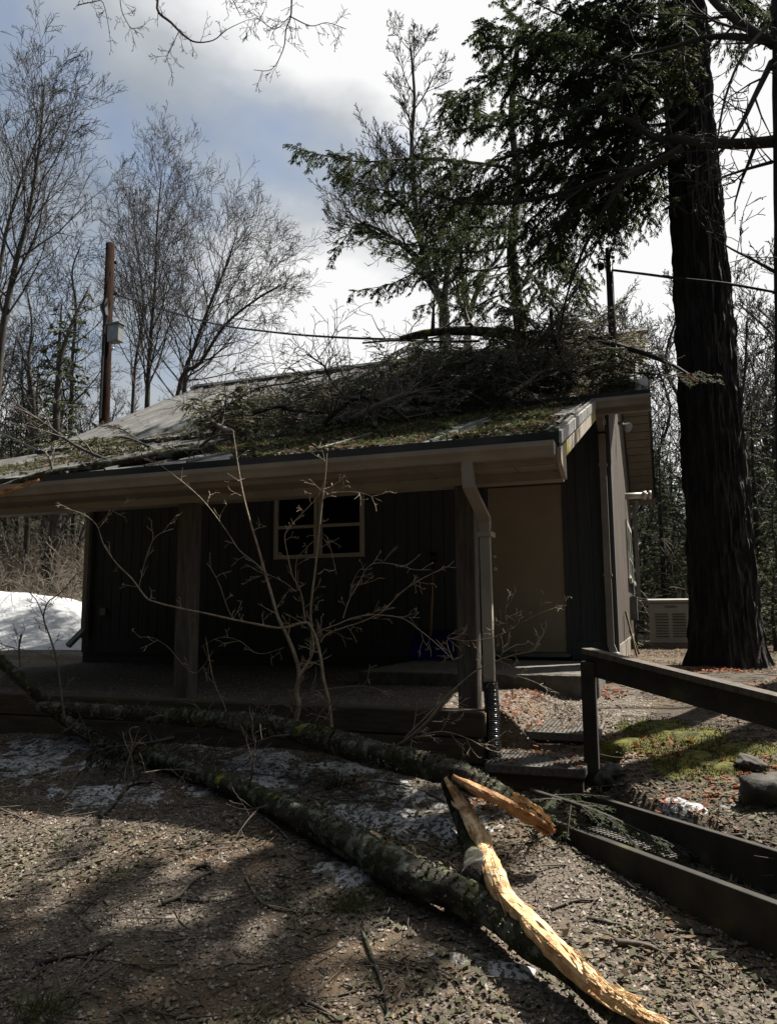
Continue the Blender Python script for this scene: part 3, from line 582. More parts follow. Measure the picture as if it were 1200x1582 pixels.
# named bare trees, left to right (trunks traced, then real size at their own distance)
def named(label, pts, y, r0, r1, limbs, lln, seed, **k):
    tr = down(path(pts, y)); v = bare_tree_meshes('t', tr, r0, r1, limbs, lln, seed, **k)
    return tree_thing('bare_tree', label, 'tree', tr, r0, r1, v)
named('tall bare tree at the left edge with limbs fanning right', [(0, 560), (22, 420), (45, 330), (62, 220), (70, 120)], 17, 0.128, .02, 29, 4.68, 11, up=0.32, ang0=(0.38, 0.90), start=.25, minr=.0062, kids=(6, 4, 4))
named('bare tree leaning in from the left edge beside the tallest one', [(-40, 600), (-10, 480), (10, 360), (40, 260), (80, 170)], 19, 0.120, .02, 25, 4.42, 12, up=0.28, ang0=(0.38, 0.85), start=.2, minr=.0062, kids=(6, 4, 4))
named('fine-twigged bare tree rising above the electrical box', [(228, 620), (232, 540), (240, 440), (243, 350), (250, 270)], 24, 0.120, .02, 39, 5.46, 13, up=0.39, ang0=(0.38, 0.85), start=.2, minr=.0062, kids=(6, 4, 4))
named('second bare tree close behind the utility pole', [(205, 640), (210, 560), (222, 480), (215, 400), (205, 330)], 26, 0.096, .02, 23, 4.42, 14, up=0.35, ang0=(0.38, 0.85), start=.25, minr=.0062, kids=(6, 4, 4))
named('rounded bare tree leaning right above the left roof ridge', [(285, 600), (300, 540), (325, 470), (350, 410), (365, 365)], 24, 0.112, .02, 34, 5.98, 15, up=0.24, ang0=(0.48, 1.25), start=.15, minr=.0062, kids=(6, 4, 4))
named('low spreading bare tree right of the rounded one', [(275, 610), (310, 560), (350, 500), (400, 460), (435, 440)], 22, 0.096, .02, 25, 3.38, 16, up=0.21, ang0=(0.48, 1.15), start=.15, minr=.0062, kids=(6, 4, 4))
named('thin bare tree between the pole and the leftmost trees', [(110, 640), (112, 560), (118, 480), (112, 420), (125, 380)], 22, 0.096, .02, 20, 3.90, 17, up=0.24, ang0=(0.48, 1.15), start=.15, minr=.0062, kids=(6, 4, 4))
named('crooked bare tree low on the left behind the roof end', [(50, 690), (52, 620), (45, 560), (50, 500), (40, 440)], 19, 0.104, .02, 20, 3.38, 18, up=0.21, ang0=(0.48, 1.25), start=.15, minr=.0062, kids=(6, 4, 4))
# forked tree in the middle behind the ridge
def forked(label, trunks, y, r0, seeds, lln, limbs, **k):
    tr = down(path(trunks[0], y)); v = Veg(); base = thing('bare_tree', label, 'tree', tr[0]); m = MB()
    for i, t in enumerate(trunks):
        P = smoothpath(down(path(t, y)) if i == 0 else path(t, y), 5); n = len(P); ra = r0*(1 if i == 0 else .62); m.tube(P, [ra*(1-.85*j/(n-1)) for j in range(n)], 9, .04)
        vv = bare_tree_meshes('x', P, ra, ra*.2, limbs if i == 0 else limbs//2, lln, seeds+i, **k); v.a += vv.a; v.b += vv.b; v.ra += vv.ra; v.rb += vv.rb
    obj('trunk', m, MA['barkg'], base, True); obj('crown', v.wood(3), MA['branch'], base); return base
forked('tall forked bare tree in the middle behind the roof ridge', [[(688, 560), (686, 500), (684, 470), (664, 430), (652, 380), (640, 300), (636, 220), (640, 150), (634, 70)], [(684, 485), (690, 430), (700, 380), (720, 330)], [(664, 430), (640, 395), (610, 370), (575, 350), (545, 345)], [(645, 350), (625, 320), (600, 300)]], 17, .17, 31, 2.4, 20, up=.5, ang0=(.4, .9), start=.35)
forked('slim forked bare tree right of the tall middle tree', [[(722, 560), (723, 500), (716, 440), (712, 390), (722, 330)], [(723, 490), (745, 430), (775, 390), (800, 340)]], 18, .13, 41, 2.2, 14, up=.4, ang0=(.4, .9), start=.3)
# rightmost trunk with its reaching limbs
RT = thing('bare_tree', 'dark trunk at the right edge sending a long limb across the big trunk', 'tree', at(1215, 1000, y=8.0))
tr = path([(1240, 1010), (1228, 800), (1220, 500), (1214, 250), (1208, 0), (1206, -120)], 7.6); m = MB(); P = smoothpath(tr, 5)
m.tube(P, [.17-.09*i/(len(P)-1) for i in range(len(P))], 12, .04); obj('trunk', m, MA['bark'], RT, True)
v = Veg(); rr = random.Random(5)
def limbpath(v, pts, y, r0, r1, twigs, tl, up=.1, kids=(3, 2), r_=None, sm=4, minr=.0035, rs=1.):
    r0 *= rs; P = smoothpath(path(pts, y), sm); v.poly(P, r0, r1); n = len(P)
    for k in range(twigs):
        i = min(int((k+r_.random())/twigs*(n-1)), n-2); d = _n(P[i+1]-P[i]); s_ = _n(np.cross(d, [r_.gauss(0, .6), r_.gauss(0, .6), r_.gauss(0, .6)])); grow(v, P[i], d*.6+s_*.8, tl*r_.uniform(.5, 1.2), max(minr, (r0+(r1-r0)*i/n)*.4), 1, up, .2, (0,)+kids, minr=minr, r_=r_)
    return P
limbpath(v, [(1196, 218, 7.6), (1130, 222, 7.7), (1050, 215, 7.9), (1010, 212, 8), (970, 185, 8.1), (925, 174, 8.2), (860, 170, 8.3), (800, 148, 8.4)], 8, .06, .012, 14, .7, r_=rr)
limbpath(v, [(1055, 228, 7.9), (990, 262, 8), (920, 282, 8.1), (850, 303, 8.2), (780, 313, 8.3), (720, 313, 8.3), (650, 292, 8.4)], 8, .045, .01, 12, .6, r_=rr)
limbpath(v, [(970, 270, 8), (948, 300, 8.1), (918, 352, 8.2), (895, 400, 8.3), (872, 470, 8.5), (862, 540, 8.6)], 8, .03, .008, 10, .5, r_=rr)
limbpath(v, [(1196, 70, 7.6), (1150, 40, 7.6), (1110, 10, 7.6), (1085, -20, 7.6)], 7.6, .05, .03, 6, .8, r_=rr)
limbpath(v, [(1190, 64, 7.6), (1130, 56, 7.7), (1080, 60, 7.8), (1030, 75, 7.9), (960, 90, 8), (900, 105, 8.1)], 7.6, .04, .01, 10, .7, r_=rr)
limbpath(v, [(1192, 95, 7.6), (1165, 150, 7.5), (1140, 200, 7.4), (1110, 235, 7.4), (1060, 270, 7.4)], 7.6, .035, .006, 12, .6, r_=rr)
limbpath(v, [(1192, 250, 7.6), (1150, 262, 7.5), (1110, 275, 7.4), (1060, 290, 7.4)], 7.6, .02, .005, 8, .5, r_=rr)
limbpath(v, [(1196, 420, 7.6), (1160, 400, 7.5), (1130, 385, 7.4), (1090, 360, 7.4)], 7.6, .018, .005, 8, .5, r_=rr)
limbpath(v, [(1196, 30, 7.6), (1150, 80, 7.0), (1120, 150, 6.8), (1105, 230, 6.8), (1090, 300, 6.8)], 7.6, .018, .004, 12, .5, r_=rr)
obj('limbs', v.wood(5), MA['branch'], RT)
# overhanging twigs at the top
OB = thing('overhanging_branch', 'bare twiggy branches hanging into the top of the view', 'branch', at(300, -60, y=4.4)); v = Veg(); rr = random.Random(8)
for pts, r0 in (([(255, -40), (243, 12), (265, 35), (285, 55), (303, 65), (330, 62), (352, 45), (382, 31)], .013), ([(120, 8), (145, 3), (160, 5), (170, 52)], .006), ([(450, -40), (450, 20), (442, 45), (438, 75), (420, 107), (392, 108)], .008), ([(448, 25), (480, 40), (505, 35), (535, 45)], .005), ([(448, 25), (425, 45), (400, 30), (382, 31)], .004), ([(185, -20), (188, 15), (200, 40), (205, 45)], .005), ([(350, -20), (365, 10), (372, 25)], .004), ([(410, -30), (412, 12)], .003), ([(278, 45), (262, 80), (256, 88)], .004)):
    limbpath(v, pts, 4.4, r0, .0022, 9, .16, 0, (3, 2), rr, minr=.0016)
obj('twigs', v.wood(4), MA['branch'], OB)
# ---- conifers
def spray(v, P, D, side, ln, n, dens_l=.05, wd=.008, droop=.3, r_=rng):
    # a branchlet with leaf cards both sides
    t = r_.random(n); sgn = np.where(r_.random(n) < .5, -1., 1.)[:, None]; base = P+D*(t*ln)[:, None]-np.array([0, 0, 1.])*(droop*.5*ln*t**2)[:, None]
    d = nrm(D*.75+side*sgn*(.75+.2*r_.random((n, 1)))+r_.normal(0, .22, (n, 3))-np.array([0, 0, droop]))
    w_ = nrm(np.cross(d, r_.normal(0, .5, (n, 3))+np.array([0, 0, 1.])))
    v.lp.append(base); v.ld.append(d); v.lw.append(w_); v.ll.append(dens_l*(.6+.8*r_.random(n))*(1.15-.6*t)); v.lwd.append(np.full(n, wd))
def bough(v, P, r0, wid, step, nleaf, leafl=.07, leafw=.010, droop=.35, r_=random, start=.12, sub=True):
    """a main limb polyline with flat hanging side branchlets"""
    v.poly(P, r0, .004); n = len(P)-1; L_ = sum(np.linalg.norm(P[i+1]-P[i]) for i in range(n)); k = int(L_*(1-start)/step)
    for j in range(k):
        t = start+(1-start)*(j+r_.random()*.8)/k; f = t*n; i = min(int(f), n-1); q = P[i]+(P[i+1]-P[i])*(f-i); d = _n(P[i+1]-P[i])
        s_ = _n(np.cross(d, [0, 0, 1.]))*(1 if j % 2 else -1); sd = _n(d*.55+s_*.8+np.array([r_.gauss(0, .15), r_.gauss(0, .15), r_.gauss(-.12, .15)])); ln = wid*(1-.75*t)*r_.uniform(.55, 1.2)+.06
        e_ = q+sd*ln-np.array([0, 0, droop*ln*.5]); v.seg(q, (q+e_)/2+[0, 0, .03*ln], .006, .004); v.seg((q+e_)/2+[0, 0, .03*ln], e_, .004, .002)
        s2 = _n(np.cross(sd, [0, 0, 1.])); spray(v, q, sd, s2, ln, int(nleaf*ln/.4)+4, leafl, leafw, droop)
        if sub and ln > .22:
            for b_ in range(int(ln/.11)):
                tt = r_.uniform(.2, .95); qq = q+(e_-q)*tt; sg = 1 if r_.random() < .5 else -1; dd = _n(sd*.7+s2*sg*.75+np.array([0, 0, r_.gauss(-.25, .2)])); l2 = ln*.42*(1.1-tt*.6)
                spray(v, qq, dd, _n(np.cross(dd, [0, 0, 1.])), l2, int(nleaf*l2/.4)+3, leafl, leafw, droop)
# the big trunk and its hanging boughs
HT = thing('hemlock_tree', 'huge dark furrowed hemlock trunk right of the house with drooping green boughs', 'tree', (.74, 9.65, -.2))
def trunk_furrowed(P, rad, sides, seed):
    m = MB(); r_ = np.random.default_rng(seed); n = len(P); ph = r_.random((sides,))*6.28; V = []
    a = np.arange(sides)*2*math.pi/sides
    prof = np.zeros((n, sides)); f = vnoise(np.tile(np.arange(sides)*.55, (n, 1)), np.tile(np.arange(n)[:, None]*.10, (1, sides)), 1., seed)
    f2 = vnoise(np.tile(np.arange(sides)*1.0, (n, 1)), np.tile(np.arange(n)[:, None]*.35, (1, sides)), 1., seed+1)
    prof = np.abs(f-.5)*2*.05+f2*.04+(vnoise(np.tile(np.arange(sides)*.9, (n, 1))+9, np.tile(np.arange(n)[:, None]*.8, (1, sides)), 1., seed+2)-.5)*.03
    for i in range(n):
        for k in range(sides): rr_ = rad[i]*(1+0)+prof[i, k]-.03; V.append((P[i][0]+rr_*math.cos(a[k]), P[i][1]+rr_*math.sin(a[k]), P[i][2]))
    return m.add(V, [(i*sides+k, i*sides+(k+1) % sides, (i+1)*sides+(k+1) % sides, (i+1)*sides+k) for i in range(n-1) for k in range(sides)])
zs = np.arange(-.5, 16, .07); P = [np.array([.68-.004*z, 9.65+.01*z, z]) for z in zs]; rad = [.36-.0125*max(z, 0)+.17*math.exp(-(z+.3)/.28) for z in zs]
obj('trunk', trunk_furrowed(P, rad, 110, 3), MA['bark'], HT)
v = Veg(); rr = random.Random(3)
BL = [ # traced main limbs (px, py, depth y), radius, foliage width
 ([(1060, 130, 9.4), (960, 150, 9.0), (860, 130, 8.6), (780, 90, 8.3), (745, 40, 8.1)], .05, .8),
 ([(1060, 150, 9.3), (960, 200, 9.0), (860, 220, 8.7), (760, 250, 8.4), (700, 270, 8.2), (655, 215, 8.0)], .05, .8),
 ([(1065, 60, 9.5), (980, 60, 9.0), (880, 30, 8.6), (800, -10, 8.2)], .05, .8),
 ([(1060, 90, 9.5), (1000, 110, 8.8), (930, 90, 8.2), (850, 60, 7.9), (770, 75, 7.7), (740, 45, 7.6)], .04, .7),
 ([(1060, 170, 9.4), (980, 240, 9.2), (900, 270, 9.0), (820, 280, 8.8), (740, 300, 8.6), (650, 330, 8.5)], .04, .6),
 ([(1060, -20, 9.5), (990, -10, 9.0), (900, 10, 8.6), (830, 70, 8.3), (790, 130, 8.1)], .04, .8),
 ([(1062, 20, 9.5), (1020, 60, 8.8), (960, 120, 8.2), (890, 170, 7.9), (820, 190, 7.8), (700, 200, 7.7)], .04, .7),
 ([(1062, 100, 9.4), (1000, 150, 9.0), (940, 230, 8.8), (880, 330, 8.7), (850, 400, 8.7)], .03, .5),
 ([(1060, 0, 9.9), (960, 20, 10.2), (860, 60, 10.5), (760, 40, 10.8)], .04, 1.0),
 ([(1060, 60, 9.9), (960, 110, 10.3), (860, 160, 10.7), (760, 180, 11.0), (690, 150, 11.2)], .04, 1.0),
 ([(1060, 120, 9.9), (970, 180, 10.3), (880, 240, 10.6), (790, 330, 10.9), (740, 400, 11.1)], .04, .8),
 ([(1060, 10, 9.2), (1050, 60, 8.6), (1052, 110, 8.3), (1056, 150, 8.2)], .02, .35),
 ([(1070, 0, 9.2), (1130, -10, 9.0), (1180, 20, 8.8), (1215, 60, 8.6)], .03, .7),
 ([(1075, 40, 9.8), (1140, 20, 10.0), (1200, 30, 10.2)], .03, .7),
 ([(1050, 235, 9.3), (1000, 270, 9.6), (950, 330, 9.9), (910, 400, 10.2), (890, 460, 10.4)], .03, .75),
 ([(1050, 225, 9.4), (960, 270, 10), (880, 340, 10.5), (830, 420, 11), (800, 480, 11.3)], .03, .9),
 ([(990, 262, 9), (930, 290, 9.3), (860, 350, 9.6), (800, 400, 9.8), (770, 450, 10)], .025, .75),
 ([(1060, 40, 9.3), (980, 20, 8.9), (880, -20, 8.6)], .04, .9),
 ([(1062, 200, 9.4), (1000, 230, 9.1), (920, 250, 8.9), (850, 310, 8.7), (800, 370, 8.6)], .03, .7),
 ([(1060, 140, 9.7), (940, 120, 9.8), (840, 110, 10), (740, 130, 10.2), (700, 190, 10.3)], .04, .9),
 ([(1060, 190, 9.7), (950, 200, 9.9), (850, 230, 10.1), (760, 290, 10.4), (700, 320, 10.5)], .04, .9),
 ([(1060, 70, 9.7), (960, 60, 10.0), (850, 60, 10.2), (780, 10, 10.4)], .04, .9),
 ([(1060, 230, 9.6), (980, 290, 9.7), (900, 330, 9.8), (840, 400, 10)], .03, .7),
 ([(1060, 80, 9.2), (1000, 160, 8.7), (960, 260, 8.5), (940, 340, 8.5)], .03, .6),
 ([(1062, 330, 9.4), (1010, 300, 9.2), (970, 310, 9.1), (950, 370, 9.0)], .018, .4),
]
for pts, r0, wd in BL:
    P = smoothpath(path(pts, 9), 4); bough(v, P, r0*.8, wd*.95, .066, 80, .062, .0075, .75, rr)
obj('limbs', v.wood(4), MA['branch'], HT); obj('foliage', v.leafs(), MA['hem'], HT)
print('hemlock leaves', sum(len(a) for a in v.lp))
# thin dead twigs on the trunk sides
# second hemlock (middle): boughs reaching left at upper centre, behind roof
H2 = thing('hemlock_tree', 'leafy hemlock behind the ridge with boughs reaching far left', 'tree', at(815, 560, y=14)); v = Veg(); rr = random.Random(4)
tr = down(path([(810, 580), (800, 480), (790, 380), (800, 280), (790, 180), (800, 60)], 13.5)); P = smoothpath(tr, 5); obj('trunk', MB().tube(P, [.15-.1*i/(len(P)-1) for i in range(len(P))], 9, .04), MA['barkg'], H2, True)
for pts, r0, wd in [
 ([(790, 260, 13.5), (720, 250, 12.8), (640, 245, 12), (560, 250, 11.5), (500, 240, 11.2), (452, 229, 11)], .05, .75),
 ([(790, 300, 13.5), (720, 310, 12.9), (640, 300, 12.2), (570, 290, 11.8), (520, 270, 11.5)], .04, .8),
 ([(795, 350, 13.5), (730, 350, 13), (660, 330, 12.6), (600, 310, 12.2)], .04, .9),
 ([(790, 380, 13.5), (720, 390, 13), (650, 380, 12.6), (590, 370, 12.3), (555, 345, 12), (510, 400, 11.8)], .04, .65),
 ([(790, 410, 13.5), (720, 420, 13), (650, 420, 12.6), (600, 440, 12.3), (545, 450, 12.1)], .03, .6),
 ([(790, 330, 13.5), (840, 370, 13), (880, 420, 12.6), (905, 470, 12.4)], .03, .8),
 ([(790, 400, 13.5), (830, 440, 13), (860, 480, 12.7), (880, 520, 12.5)], .03, .8),
 ([(800, 450, 13.5), (760, 460, 13), (720, 480, 12.7), (690, 470, 12.5)], .03, .7),
 ([(790, 200, 13.5), (740, 170, 13), (700, 150, 12.7), (680, 190, 12.5)], .03, .8),
 ([(800, 240, 13.5), (850, 250, 13), (900, 300, 12.7), (930, 340, 12.5)], .03, .9),
 ([(800, 420, 13.8), (740, 430, 14), (700, 450, 14.2), (640, 480, 14.3)], .02, .6),
 ([(800, 300, 13.8), (740, 340, 14.2), (690, 380, 14.4), (640, 400, 14.6)], .02, .8)]:
    bough(v, smoothpath(path(pts, 13), 4), r0*.8, wd, .085, 56, .080, .0095, .65, rr)
obj('limbs', v.wood(4), MA['branch'], H2); obj('foliage', v.leafs(), MA['hem'], H2)
# conifer for the background
def conifer(label, base, h, rw, seed, lower=.12, dens=1., mt='hemb', nleaf=16, leaf=(.22, .035)):
    rr = random.Random(seed); v = Veg(); tr = [np.array(base)+[rr.gauss(0, .04)*k, rr.gauss(0, .04)*k, h*k/5] for k in range(6)]
    k = int(h*5*dens)
    for j in range(k):
        t = lower+(1-lower)*(j/k); f = t*5; i = min(int(f), 4); q = tr[i]+(tr[i+1]-tr[i])*(f-i); az = j*2.4+rr.uniform(-.5, .5); ln = rw*(1-t)**.8*rr.uniform(.6, 1.15)+.2
        d = np.array([math.cos(az), math.sin(az), .15]); P = [q, q+d*ln*.5+[0, 0, .04*ln], q+d*ln-[0, 0, .22*ln]]
        bough(v, P, .025, ln*.5, .26, nleaf, leaf[0], leaf[1], .4, rr, sub=False)
    return tree_thing('conifer', label, 'tree', tr, .10+.012*h, .02, v, 'background conifers', leafmat=mt)
LC = 'green conifer in the woods behind the house'
con = [conifer(LC, (8, 24, .5), 11, 2.8, 50), conifer(LC, (13, 28, .5), 8, 2.4, 51), conifer(LC, (5, 30, .5), 13, 3.2, 52)]
cs_ = conifer('tall hemlock standing to the right of the steps', (2.7, 8.4, -.1), 14.5, 2.7, 58, .66, 1.0, nleaf=15); del cs_['group']  # added beside the view to dapple the foreground with shade
c4 = conifer('thin dark hemlock standing just left of the utility pole', (-16.8, 17.5, .4), 10.5, 1.8, 53, .3, .8); c4['group'] = 'hemlocks left of the pole'
def px_ground(px, y):
    q = at(px, 900, y=y); return (q[0], y, float(T(q[0], y))-.1)
rr = random.Random(77)
def where(px, y):
    far = 'far off' if y > 33 else 'close by' if y < 21 else 'farther back'
    w_ = 'at the far left of the woods' if px < 40 else 'beyond the utility pole' if px < 240 else 'behind the left half of the roof' if px < 560 else 'behind the right half of the roof' if px < 950 else 'between the house and the big trunk' if px < 1075 else 'to the right of the big trunk'
    return w_+', '+far
def put(src, px, y, s, label=None): return copytree(src, px_ground(px, y), rr.uniform(0, 6.28), s, ('low ' if s < .4 else '')+'green conifer '+where(px, y))
for px, y, s, i in [(1030, 22, .55, 0), (1070, 27, .6, 1), (1130, 19, .5, 1), (1180, 22, .6, 0), (1230, 17, .55, 1), (1160, 30, .75, 2), (1010, 32, .6, 2), (1045, 38, .7, 0), (1100, 35, .7, 1), (1220, 28, .7, 0), (1090, 21, .33, 1), (1030, 19, .28, 0), (1150, 15, .28, 1), (1200, 14, .25, 0),
                    (-30, 26, .6, 0), (60, 30, .55, 1), (130, 34, .6, 2), (20, 40, .7, 0), (-90, 24, .6, 1), (330, 34, .55, 1), (390, 38, .5, 2), (270, 40, .5, 0), (190, 36, .5, 1), (-60, 36, .8, 2), (100, 25, .3, 0), (20, 23, .28, 1), (450, 42, .4, 0),
                    (960, 36, .65, 1), (985, 28, .5, 0), (930, 42, .6, 2), (880, 40, .6, 0), (830, 44, .6, 1), (1260, 22, .8, 2), (60, 22, .25, 1), (130, 28, .3, 0), (1025, 17.5, .36, 2), (1045, 20, .42, 0), (1015, 24, .45, 1), (1120, 16, .36, 0), (1175, 17, .40, 2), (1210, 18, .45, 1), (1095, 24, .5, 2), (1150, 25, .6, 0), (85, 24, .62, 1), (45, 26, .7, 2), (5, 22, .55, 0), (150, 27, .5, 1), (1190, 12.5, .2, 1)]:
    put(con[i], px, y, s, LC)
copytree(c4, px_ground(70, 21), 1.2, 1.0, 'dark hemlock behind the leftmost bare trees')
copytree(c4, px_ground(25, 24), 2.2, .9, 'slender hemlock near the left edge of the woods')
# background bare trees: three kinds then copies
LB = 'grey bare tree in the woods behind the house'
bt = []
for s_ in range(3):
    tr = [np.array([20+s_*3, 30, 0])+[random.gauss(0, .12)*k, random.gauss(0, .12)*k, 12*k/5] for k in range(6)]
    v = bare_tree_meshes('b', tr, .15, .03, 24, 3.4, 60+s_, kids=(5, 4, 3), minr=.010, start=.15, up=.35)
    bt.append(tree_thing('bare_tree', LB, 'tree', tr, .15, .03, v, 'bare trees in the woods'))
for px, y, s, i in [(960, 26, .85, 0), (1000, 30, .9, 1), (1040, 24, .7, 2), (1140, 24, .9, 0), (1190, 28, .95, 1), (1110, 32, .9, 2), (1210, 20, .7, 1), (985, 22, .75, 2), (1165, 18, .6, 0), (930, 30, .8, 1), (890, 28, .8, 0), (1075, 22, .8, 0), (1250, 24, .9, 2),
                    (-20, 28, .9, 0), (30, 34, .85, 1), (80, 28, .75, 2), (140, 32, .75, 0), (170, 38, .8, 1), (300, 34, .6, 2), (360, 36, .6, 0), (420, 34, .5, 1), (460, 38, .45, 2), (500, 38, .42, 0), (200, 30, .7, 2), (-70, 22, .85, 1), (20, 21, .7, 2), (75, 24, .6, 0), (120, 21, .5, 1), (-10, 24, .8, 0),
                    (560, 40, .45, 1), (250, 30, .6, 1), (1015, 40, 1, 0), (1125, 42, 1.1, 1), (1185, 40, 1.1, 2)]:
    q = px_ground(px, y); copytree(bt[i], q, rr.uniform(0, 6.28), s, 'grey bare tree '+where(px, y))
# dark leaning trunk seen under the porch roof at the left
for pts, y, r, lab in (([(78, 870), (92, 800), (103, 740)], 19, .28, 'thick dark leaning trunk seen under the left end of the porch roof'), ([(30, 860), (29, 790), (28, 700)], 22, .12, 'thin straight trunk left of the leaning one under the porch roof'), ([(112, 860), (115, 790), (117, 700)], 23, .13, 'straight grey trunk right of the leaning one under the porch roof')):
    tr = down(path(pts, y)); v = bare_tree_meshes('z', tr, r, r*.6, 6, 2.0, int(r*100), kids=(4, 3)); tree_thing('bare_tree', lab, 'tree', tr, r, r*.6, v, bark='bark')
# distant woods: a ring of stems and leaf clumps
v = Veg(); rr = random.Random(9)
for k in range(620):
    a = rr.uniform(-1.25, 1.15)+math.radians(20)*-1; d = rr.uniform(44, 85); x = math.sin(a)*d; y = math.cos(a)*d; z = float(T(x, y)); h = rr.uniform(5, 9)
    P = [np.array([x, y, z]), np.array([x+rr.gauss(0, .4), y, z+h*.5]), np.array([x+rr.gauss(0, .8), y, z+h])]; v.poly(P, .14, .03)
    for j in range(10): grow(v, P[0]+(P[2]-P[0])*rr.uniform(.2, 1), [rr.gauss(0, 1), rr.gauss(0, 1), .6], rr.uniform(1.5, 3), .03, 2, .3, .2, (0, 0, 3), minr=.012, r_=rr)
    if k % 2:
        n = 260; c = rng.normal(0, 1, (n, 3))*[1.6, 1.6, h*.28]+[x, y, z+h*.45]; d_ = nrm(rng.normal(0, 1, (n, 3))-[0, 0, .6]); v.lp.append(c); v.ld.append(d_); v.lw.append(nrm(np.cross(d_, rng.normal(0, 1, (n, 3))))); v.ll.append(np.full(n, .5)); v.lwd.append(np.full(n, .10))
a, b = v.wood(3); c, d = v.leafs(); DW = obj('distant_woods', (np.concatenate([a, c]), np.concatenate([b, d+len(a)])), MA['hemb']); tag(DW, 'far mass of mixed woods closing the view', 'woods', kind='stuff')
DW.data.materials.append(MA['barkg']); DW.data.polygons.foreach_set('material_index', np.concatenate([np.ones(len(b), np.int32), np.zeros(len(d), np.int32)]))
v = Veg(); rr = random.Random(19)  # unseen tree mass added around the camera to block sky fill
for k in range(330):
    a = rr.uniform(0, 6.28); d = rr.uniform(9, 26); x = math.sin(a)*d; y = math.cos(a)*d
    if y > -3.5 and not (x < -15 and y < 8) and not (x > 9 and y < 3): continue
    z = float(T(x, y)); h = rr.uniform(7, 15); v.poly([np.array([x, y, z]), np.array([x, y, z+h])], .18, .03)
    n = 420; t = rng.random(n)**.8; rad_ = (1-t)*2.4+.3; an_ = rng.uniform(0, 6.28, n); rq = rad_*np.sqrt(rng.random(n)); c = np.stack([x+rq*np.cos(an_), y+rq*np.sin(an_), z+.8+t*h], 1); d_ = nrm(rng.normal(0, 1, (n, 3))-[0, 0, .5]); v.lp.append(c); v.ld.append(d_); v.lw.append(nrm(np.cross(d_, rng.normal(0, 1, (n, 3))))); v.ll.append(np.full(n, .9)); v.lwd.append(np.full(n, .17))
a, b = v.wood(3); c, d = v.leafs(); DW = obj('woods', (np.concatenate([a, c]), np.concatenate([b, d+len(a)])), MA['hemb']); tag(DW, 'dark evergreen woods closing in behind the viewpoint', 'woods', kind='stuff')
# brush thicket on the left bank and right background
v = Veg(); rr = random.Random(10)
for k in range(1500):
    px = rr.uniform(-120, 150) if (k % 3 or k % 2) else rr.uniform(985, 1250); y = rr.uniform(13.5, 26) if (k % 3 or k % 2) else rr.uniform(14, 30); q = at(px, 900, y=y); z = float(T(q[0], y)); h = rr.uniform(.4, 1.7); p = np.array([q[0], y, z]); d = np.array([rr.gauss(0, .9), rr.gauss(0, .9), .6])
    grow(v, p, d, h*1.6, rr.uniform(.008, .02), 1, -.12, .28, (0, 3, 2), minr=.005, r_=rr)
tag(obj('brush', v.wood(3), MA['brush']), 'tangled pale brown brush on the bank at the edge of the woods', 'brush', kind='stuff')
